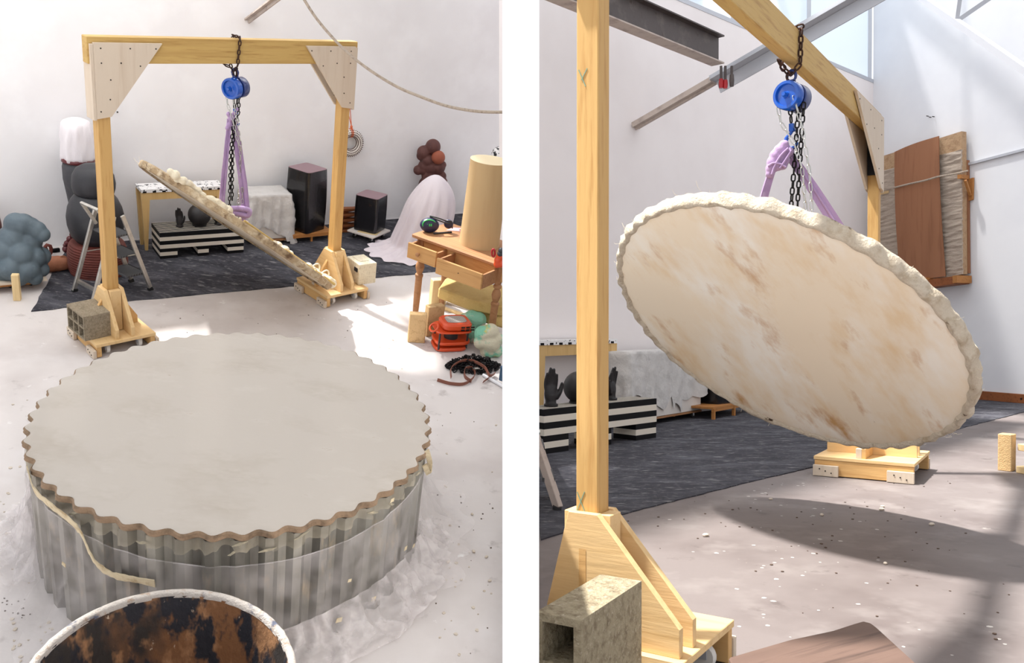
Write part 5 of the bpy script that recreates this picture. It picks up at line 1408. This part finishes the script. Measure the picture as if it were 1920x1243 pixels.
# ------------------------------------------------------------------ second bay: gantry, hoist, tilted dish
RA = V((.225, 2.48, 0)); RB = V((2.367, 5.825, 0)); RH = 2.352; RBH = .152; RS = .068
GT = gantry(BR, RA, RB, RH, RS, RBH, .84, (.40, .48), .635, .60, .126, .345, 'timber gantry whose tall post stands close by, tilted plaster dish under its beam', bus=(.40, .635), ofs=(.1175, 0), brs=(.43, .60), yofs=(-.085, 0))
RU = (RB - RA).normalized(); RR = frame_from(RU)
th_ = BR.on_line(1484, RA + V((0, 0, RH - RBH / 2)), RU)
RP = RA + RU * th_
beam_chain(BR, RP + V((0, 0, RH - RBH / 2)), RR, RBH, RS, 'rust', True, 'rusty chain looped over the beam above the tilted dish')
def chR(r, zc, hz):
    w = r * .7
    return [('black', [V((-.012, .010, zc - r * .7)), V((-.004, .01, hz + .02))]),
            ('black', [V((.03, .012, zc - r * .8)), V((.02, .012, hz - .05)), V((-.01, .012, -.70))]),
            ('black', [V((.055, .016, zc - r * .5)), V((.045, .014, hz - .05)), V((.022, .014, -.70))]),
            ('zinc', [V((-w * .9, -.045, zc - w)), V((-.03, -.04, hz + .02)), V((.03, -.03, hz - .08)), V((.066, -.02, hz - .2)), V((.08, .0, -.70))]),
            ('zinc', [V((w * .75, -.045, zc - w * .2)), V((.072, -.03, hz - .02)), V((.098, -.01, hz - .22)), V((.108, .0, -.70))])]
HT2, hz2 = hoist(BR, RP + V((0, 0, RH - RBH - .035)), -.80, .068, .075, chR, True, 'blue hand chain hoist with dangling chains above the tilted dish', 'black', 'zinc')
HK = RP + V((0, 0, RH - RBH - .035 + hz2 - .085))
DCR = V((1.258, 4.2, .923)); Dn2 = V((-.534, -.392, -.749)).normalized()
De = V((.72, .50, -.66)); De = (De - Dn2 * De.dot(Dn2)).normalized()
plaster_dish(BR, DCR, De, Dn2, .868, .052, 'big round plaster dish hung tilted, smooth cream underside showing', 9)
T = Thing('lifting_sling', 'lilac sling knotted on the hook and running down behind the tilted dish', 'sling', BR, HK)
def rp(u, v, off=0.0): return BR.vt(u, v, HK, off)
k_ = BR.mpp(HK)
pr = V((HK.y, -HK.x, 0)).normalized()
pth = smoothpath([rp(u, v, .01) for u, v in ((1458, 296), (1447, 322), (1438, 350), (1428, 386), (1420, 420))], 5)
q = MB(); q.ribbon(pth, [(pr + V((0, .6, .1))) * k_ * (14 + 5 * i / len(pth)) for i in range(len(pth))], .008); T.part('strap', q, PURPLE, world=True, smooth=50)
pth = smoothpath([rp(u, v, .02) for u, v in ((1478, 288), (1500, 318), (1530, 362), (1572, 428), (1588, 455))], 5)
q = MB(); q.ribbon(pth, [(pr * .82 + V((0, 0, .55))) * k_ * (17 + 8 * i / len(pth)) for i in range(len(pth))], .005); T.part('strap', q, PURPLE, world=True, smooth=50)
q = MB()
q2 = MB(); pth2 = [p + V((0, -.004, 0)) for p in pth]; q2.tube(pth2, k_ * 2.2, 8); T.part('strap_seam', q2, PURPLE, world=True, smooth=50)
for (u, v, r) in ((1470, 272, 10), (1462, 282, 12), (1454, 292, 12), (1449, 304, 12), (1446, 316, 11), (1444, 326, 9), (1462, 296, 11), (1458, 310, 11), (1470, 288, 10), (1480, 284, 9), (1474, 300, 8), (1468, 310, 9)): q.ball(rp(u, v), (r * k_,) * 3, 14, 9)
T.part('knot', q, PURPLE, world=True, remesh=.006, smoothit=2)
for k, pix in enumerate((((1478, 278), (1464, 292), (1452, 312), (1447, 328)), ((1440, 312), (1450, 306), (1464, 308), (1474, 314)), ((1484, 282), (1474, 298), (1462, 316)))):
    pth = smoothpath([rp(u, v, -.028) for u, v in pix], 5); q = MB(); q.tube(pth, k_ * 3.2, 8, flat=.7); T.part('strap_fold', q, PURPLE, world=True, smooth=180)

# concrete block on the near foot
tp = .336
f0 = BR.fl(1089, 1164, tp); f2 = BR.fl(1203, 1089, tp); f1 = BR.fl(1014, 1144, tp)
yd = (f2 - f0); yd.z = 0; xd = V((yd.y, -yd.x, 0)).normalized(); Lb2 = min((f0 - f1).dot(xd), .16)
# keep it clear of the partition
xo = f0 - xd * .115
cblock(BR, V((xo.x, xo.y, 0)), frame_from(xd), .115, yd.length, tp, 1, 3, BLOCKR, 'rough hollow concrete block standing by the foot of the tall post')
# pencil marks on the near post
fp = RA - RU * (RS / 2 + .0012)
def stroke(pix, m, w=.0022):
    pts_ = [BR.pl(u, v, fp, RU) for u, v in pix]; q = MB()
    for a, b in zip(pts_[:-1], pts_[1:]): q.bar(a, b, .0012, w, V((0, 0, 1)) if abs((b - a).normalized().z) < .7 else RU.cross(V((0, 0, 1))))
    GT.part('pencil_mark', q, m, world=True)
stroke([(1082, 922), (1097, 961)], PENCIL); stroke([(1096, 922), (1081, 960)], PENCIL)
stroke([(1085, 131), (1098, 162)], PENCIL); stroke([(1101, 128), (1090, 150)], PENCIL)
stroke([(1079, 961), (1086, 965), (1096, 966), (1106, 964)], REDMARK, .003)

# bench, hands, console
FLb = V((.237, 6.56, 0)); FRb = BR.fl(1231, 822)
hb = BR.vt(1231, 747, FRb).z; Lb = FRb - FLb; Rb_ = frame_from(Lb)
bench(BR, FLb, FRb, .25, hb, hb * .42, 'black and white striped bench behind the tall front post')
def onb2(u, dep):
    t = BR.on_line(u, FLb + Rb_ @ V((0, dep, hb)), Lb.normalized()); return FLb + Rb_ @ V((0, dep, 0)) + Lb.normalized() * t + V((0, 0, hb + .003))
p = onb2(1033, .12); hand(BR, p, .35, BR.vt(1033, 680, p).z - p.z, False, 'black hand with raised fingers on the bench end left of the tall front post')
p = onb2(1086, .15); kk = BR.mpp(p); vessel(BR, p, 30 * kk, .2, 'black round vessel on the bench mostly behind the tall front post')
p = onb2(1146, .15); hand(BR, p, .8, BR.vt(1146, 680, p).z - p.z, True, 'black hand peeking out beside the tall front post')
FRc = V((.985, 8.30, 0)); FLc = FRc - WRD * 1.05
console(BR, FLc, FRc, .22, .825, .13, .06, 'pale console with black inlaid edge behind the tall front post')
# crate under a dust sheet
FRd = BR.fl(1314, 782); FLd = BR.fl(1180, 806); Hd = .705
draped_box(BR, FLd, FRd, .24, Hd, lambda t: Hd * (.34 - .22 * (t * 4 if t < .25 else 0) * .4 + .07 * math.sin(t * 31) + .05 * math.sin(t * 57) - .20 * (.24 < t < .30)), 'white crate on casters below the tilted dish', 'creased grey white dust sheet over the crate below the tilted dish', .03)
# black pot on pallet
P0 = BR.fl(1336, 788); P1 = BR.fl(1412, 773); zs = BR.vt(1336, 763, P0).z
T = Thing('wooden_stand', 'low orange wood stand under the black pot below the tilted dish', 'stand', BR, P0, frame_from(P1 - P0)); Lp = (P1 - P0).length
q = MB(); q.box((Lp / 2, .22, zs - .012), (Lp + .03, .46, .024)); T.part('deck_board', q, PALLET, bevel=.002)
for y in (0.0, .45):
    q = MB(); q.box((Lp / 2, y, zs - .03), (Lp + .02, .016, .04)); T.part('rail', q, PALLET)
    for x in (.02, .5, .98): q = MB(); q.box((Lp * x, y, (zs - .02) / 2), (.03, .03, zs - .02)); T.part('leg', q, PALLET)
pc = P0 + frame_from(P1 - P0) @ V((Lp / 2 + .06, .20, zs))
sqpot(BR, pc, math.atan2(WRD.y, WRD.x), .52, .34, .85, .06, 'black glazed barrel sided pot partly hidden by the tilted dish')

# folding step leaning at the partition
ft = BR.fl(1047, 957); ft = V((max(ft.x, .2), ft.y, 0))
T = Thing('folding_step', 'small folded aluminium step leaning on the partition beside the near foot', 'ladder', BR, ft)
tp_ = V((.078, 4.86, .50))
for dy in (0, .30):
    a = ft + V((.0, dy, .012)); b = tp_ + V((0, dy, 0))
    q = MB(); q.bar(a, b, .032, .050); T.part('rail', q, STEELP, world=True, bevel=.003)
    q = MB(); q.bar(ft + V((.012, dy, .008)), ft + V((-.03, dy, .02)), .06, .016); T.part('rubber_foot', q, RUBBER, world=True)
    q = MB(); c = a.lerp(b, .78); q.lathe([(.012, 0), (.012, .008)], 10, c + V((.03, -.012, 0)), frame_from(V((0, 1, 0)), V((1, 0, 0)))); T.part('bolt', q, CHAINS, world=True)
for f in (.3, .62, .95):
    a = ft.lerp(tp_, f); q = MB(); q.bar(a + V((.0, 0, 0)), a + V((0, .30, 0)), .07, .02); T.part('tread', q, TREAD, world=True)

# wrapped boards hung on the side wall
def sw(u, v, off): return BR.pl(u, v, CRN + WSN * off, WSN)
def quad(T, name, pix, off, th, m, nr=12, bow=0.0, rip=0.0, **kw):
    tl, tr, br_, bl = [sw(u, v, off) for u, v in pix]
    q = MB(); rows_f, rows_b = [], []
    for i in range(nr + 1):
        f = i / nr; a = tl.lerp(bl, f); b = tr.lerp(br_, f); row = []
        for j in range(13 if not rip else 33):
            g = j / (12 if not rip else 32); p = a.lerp(b, g) + WSN * (rip * nz(g * 7 + nz(f * 9, g * 3), f * 46, 2) + bow * math.sin(math.pi * g) * (1 - .3 * f) + bow * .5 * math.sin(math.pi * f * 1.2)); row.append(p)
        rows_f.append(row); rows_b.append([p - WSN * th for p in row])
    q.grid(rows_f); q.grid([list(reversed(r)) for r in rows_b])
    for seq_f, seq_b in ((rows_f[0], rows_b[0]), (list(reversed(rows_f[-1])), list(reversed(rows_b[-1]))), ([r[-1] for r in rows_f], [r[-1] for r in rows_b]), ([r[0] for r in reversed(rows_f)], [r[0] for r in reversed(rows_b)])):
        q.grid([seq_b, seq_f])
    return T.part(name, q, m, world=True, smooth=35, **kw)
Pw = sw(1740, 525, .05)
T = Thing('wrapped_boards', 'boards wrapped in kraft and crinkled paper hung on the side wall', 'wrapped boards', BR, Pw)
quad(T, 'back_board', ((1650, 318), (1814, 300), (1816, 512), (1650, 540)), .05, .04, BROWNPLY)
quad(T, 'kraft_wrap', ((1641, 297), (1803, 246), (1805, 514), (1645, 549)), .14, .09, KRAFT)
quad(T, 'crinkled_wrap', ((1641, 324), (1802, 280), (1804, 514), (1645, 549)), .165, .02, QUILT, nr=120, rip=.022)
quad(T, 'paper_tab', ((1651, 360), (1666, 357), (1666, 362), (1651, 365)), .19, .006, CARD)
T = Thing('plywood_sheet', 'bowed brown plywood sheet tied over the wrapped boards', 'plywood', BR, sw(1730, 515, .2))
quad(T, 'sheet', ((1677, 285), (1760, 255), (1771, 518), (1686, 531)), .22, .012, BROWNPLY, bow=.05)
T = Thing('timber_shelf', 'timber shelf bracket carrying the wrapped boards', 'shelf', BR, sw(1745, 530, .02))
quad(T, 'ledge', ((1690, 530), (1794, 517), (1794, 532), (1690, 545)), .26, .24, REDWOOD)
for pix in (((1728, 521), (1737, 520), (1737, 530), (1728, 531)), ((1786, 517), (1794, 516), (1794, 530), (1786, 531))): quad(T, 'bracket', pix, .30, .28, PALLET)
T = Thing('wooden_peg', 'wooden peg bracket tying back the wrapped boards', 'bracket', BR, sw(1820, 370, .02))
quad(T, 'backplate', ((1815, 336), (1824, 333), (1823, 374), (1815, 377)), .04, .03, PALLET)
q = MB(); q.bar(sw(1813, 333, .04), sw(1799, 331, .26), .05, .05); T.part('arm', q, PALLET, world=True)
q = MB(); q.bar(sw(1819, 366, .05), sw(1810, 338, .2), .03, .03); T.part('brace', q, PALLET, world=True)
pth = smoothpath([sw(1676, 352, .27), sw(1700, 346, .32), sw(1735, 338, .33), sw(1760, 331, .30), sw(1790, 326, .22), sw(1815, 320, .1)], 6)
q = MB(); q.tube(pth, .012, 8); single('tie_rope', 'thin rope tied across the bowed plywood sheet', 'rope', BR, q, ROPE, pth[0], smooth=180)

# clamps hanging from the steel
for k, (u, v0, v1, m) in enumerate(((1352, 148, 165, REDH), (1360, 150, 166, REDH), (1372, 140, 162, STEEL))):
    pp = BR.pl(u, 128, V((0, 7.9, 0)), V((0, 1, 0)))
    a = BR.pl(u, v0, pp, V((0, 1, 0))); b = BR.pl(u, v1, pp, V((0, 1, 0)))
    T = Thing('bar_clamp', ['red handled clamp hanging from the slanting steel beside its twin', 'red handled clamp hanging from the slanting steel beside its twin', 'plain steel clamp bar hanging from the slanting steel'][k], 'clamp', BR, a, group='clamps on the steel')
    q = MB(); q.tube([pp + V((0, 0, .02)), a], .012, 8); T.part('spindle', q, STEEL, world=True)
    q = MB(); q.tube([a, a.lerp(b, .5), b], [.018, .022, .018], 10); T.part('handle', q, m, world=True, smooth=50)

# fire brick and planks at the side
p = BR.fl(1889, 884)
q = MB(); q.box(p + V((.02, .045, .122)), (.085, .085, .244), rz(.75)); single('fire_brick', 'upright speckled fire brick by the loose planks near the side wall', 'brick', BR, q, FIREBRICK, p, bevel=.004)
for k, (u, v, h) in enumerate(((1903, 890, .0), (1910, 866, .075), (1906, 852, .14), (1906, 826, .24))):
    a = BR.fl(u, v, h) if h == 0 else BR.vt(u, v, BR.fl(1907, 888)); a = V((a.x, a.y, h))
    q = MB(); q.box(a + V((.50, .14, .022)), (.9, .09, .044), rz(.28 + (.12 if k % 2 else -.05))); single('loose_plank', ['lowest pale plank of the stack beside the fire brick', 'grey weathered plank low in the stack beside the fire brick', 'pale plank above the grey one beside the fire brick', 'topmost pale plank of the stack beside the fire brick'][k], 'timber', BR, q, [PINEW, WEATHER, PINEW, PINEW][k], a, group='planks beside the fire brick', bevel=.003)
for k in range(3):
    a = BR.fl(1907, 888); q = MB(); z0, z1 = ((.0445, .0745), (.1195, .1395), (.1845, .2395))[k]; q.box(a + V((.5, .16, (z0 + z1) / 2)), (.10, .09, z1 - z0), rz(.28)); single('stack_spacer', ['lowest', 'middle', 'topmost'][k] + ' spacer block between the planks beside the fire brick', 'timber', BR, q, REDWOOD, a + V((.5, .16, z0)), group='spacers in the plank stack')

# plank bench in the foreground
hp = .40
pts = [BR.fl(u, v, hp) for u, v in ((1366, 1232), (1480, 1199), (1560, 1182), (1600, 1169), (1618, 1164), (1634, 1168), (1645, 1176), (1700, 1226))]
e0 = (pts[-1] - pts[-2]).normalized()
tl_ = pts[0]; dn = V((e0.x, e0.y, 0)) * .34
ax = (pts[3] - pts[0]).normalized(); Rp = frame_from(ax)
org_ = V((pts[0].x, pts[0].y, 0))
T = Thing('plank_bench', 'weathered plank bench with a dark rounded corner in the foreground', 'bench', BR, org_, Rp)
inv = Rp.transposed()
loc = [inv @ (p - org_) for p in pts]
front = [inv @ (pts[-1] + V((e0.x, e0.y, 0)) * .22 - org_), inv @ (pts[0] + V((e0.x, e0.y, 0)) * .34 - org_)]
poly = [V((p.x, p.y, hp - .04)) for p in loc + front]
mid_y = min(p.y for p in loc) + (max(p.y for p in loc) - min(p.y for p in loc)) * .30
q = MB(); q.prism(list(reversed(poly)), (0, 0, .04)); T.part('plank', q, WEATHER, bevel=.003)
q = MB(); q.box((loc[0].x + .03, loc[0].y - .10, (hp - .04) / 2), (.05, .16, hp - .04)); T.part('trestle_leg', q, WEATHER)
q = MB(); q.box((loc[-1].x - .06, loc[0].y - .14, (hp - .04) / 2), (.05, .16, hp - .04)); T.part('trestle_leg', q, WEATHER)

# paint spots, stones and straw on the floor
crumbs(BR, 'paint_spots', 'white paint spots dried on the floor below the tilted dish', [(1180, 960, 1500, 1220), (1400, 880, 1700, 1100), (1500, 1000, 1900, 1230), (1400, 880, 1560, 960)], 80, SPOT, .004, .014, .03)
crumbs(BR, 'dark_crumbs', 'dark crumbs and straw bits on the floor below the tilted dish', [(1160, 930, 1420, 1000), (1400, 880, 1800, 1100), (1500, 940, 1800, 1060), (1200, 960, 1900, 1200)], 90, CHIPD, .003, .008, .4)
for u, v, r in ((1323, 1006, .018), (1653, 957, .018), (1655, 951, .012), (1747, 985, .016), (1660, 1058, .012), (1445, 937, .012), (1541, 967, .014)):
    p = BR.fl(u, v); q = MB(); q.ball(p + V((0, 0, r * .4)), (r, r * .7, r * .5), 7, 5, rz(u)); single('pebble', 'small loose stone on the floor in the dish shadow', 'stone', BR, q, CHIP, p, group='loose stones below the dish')
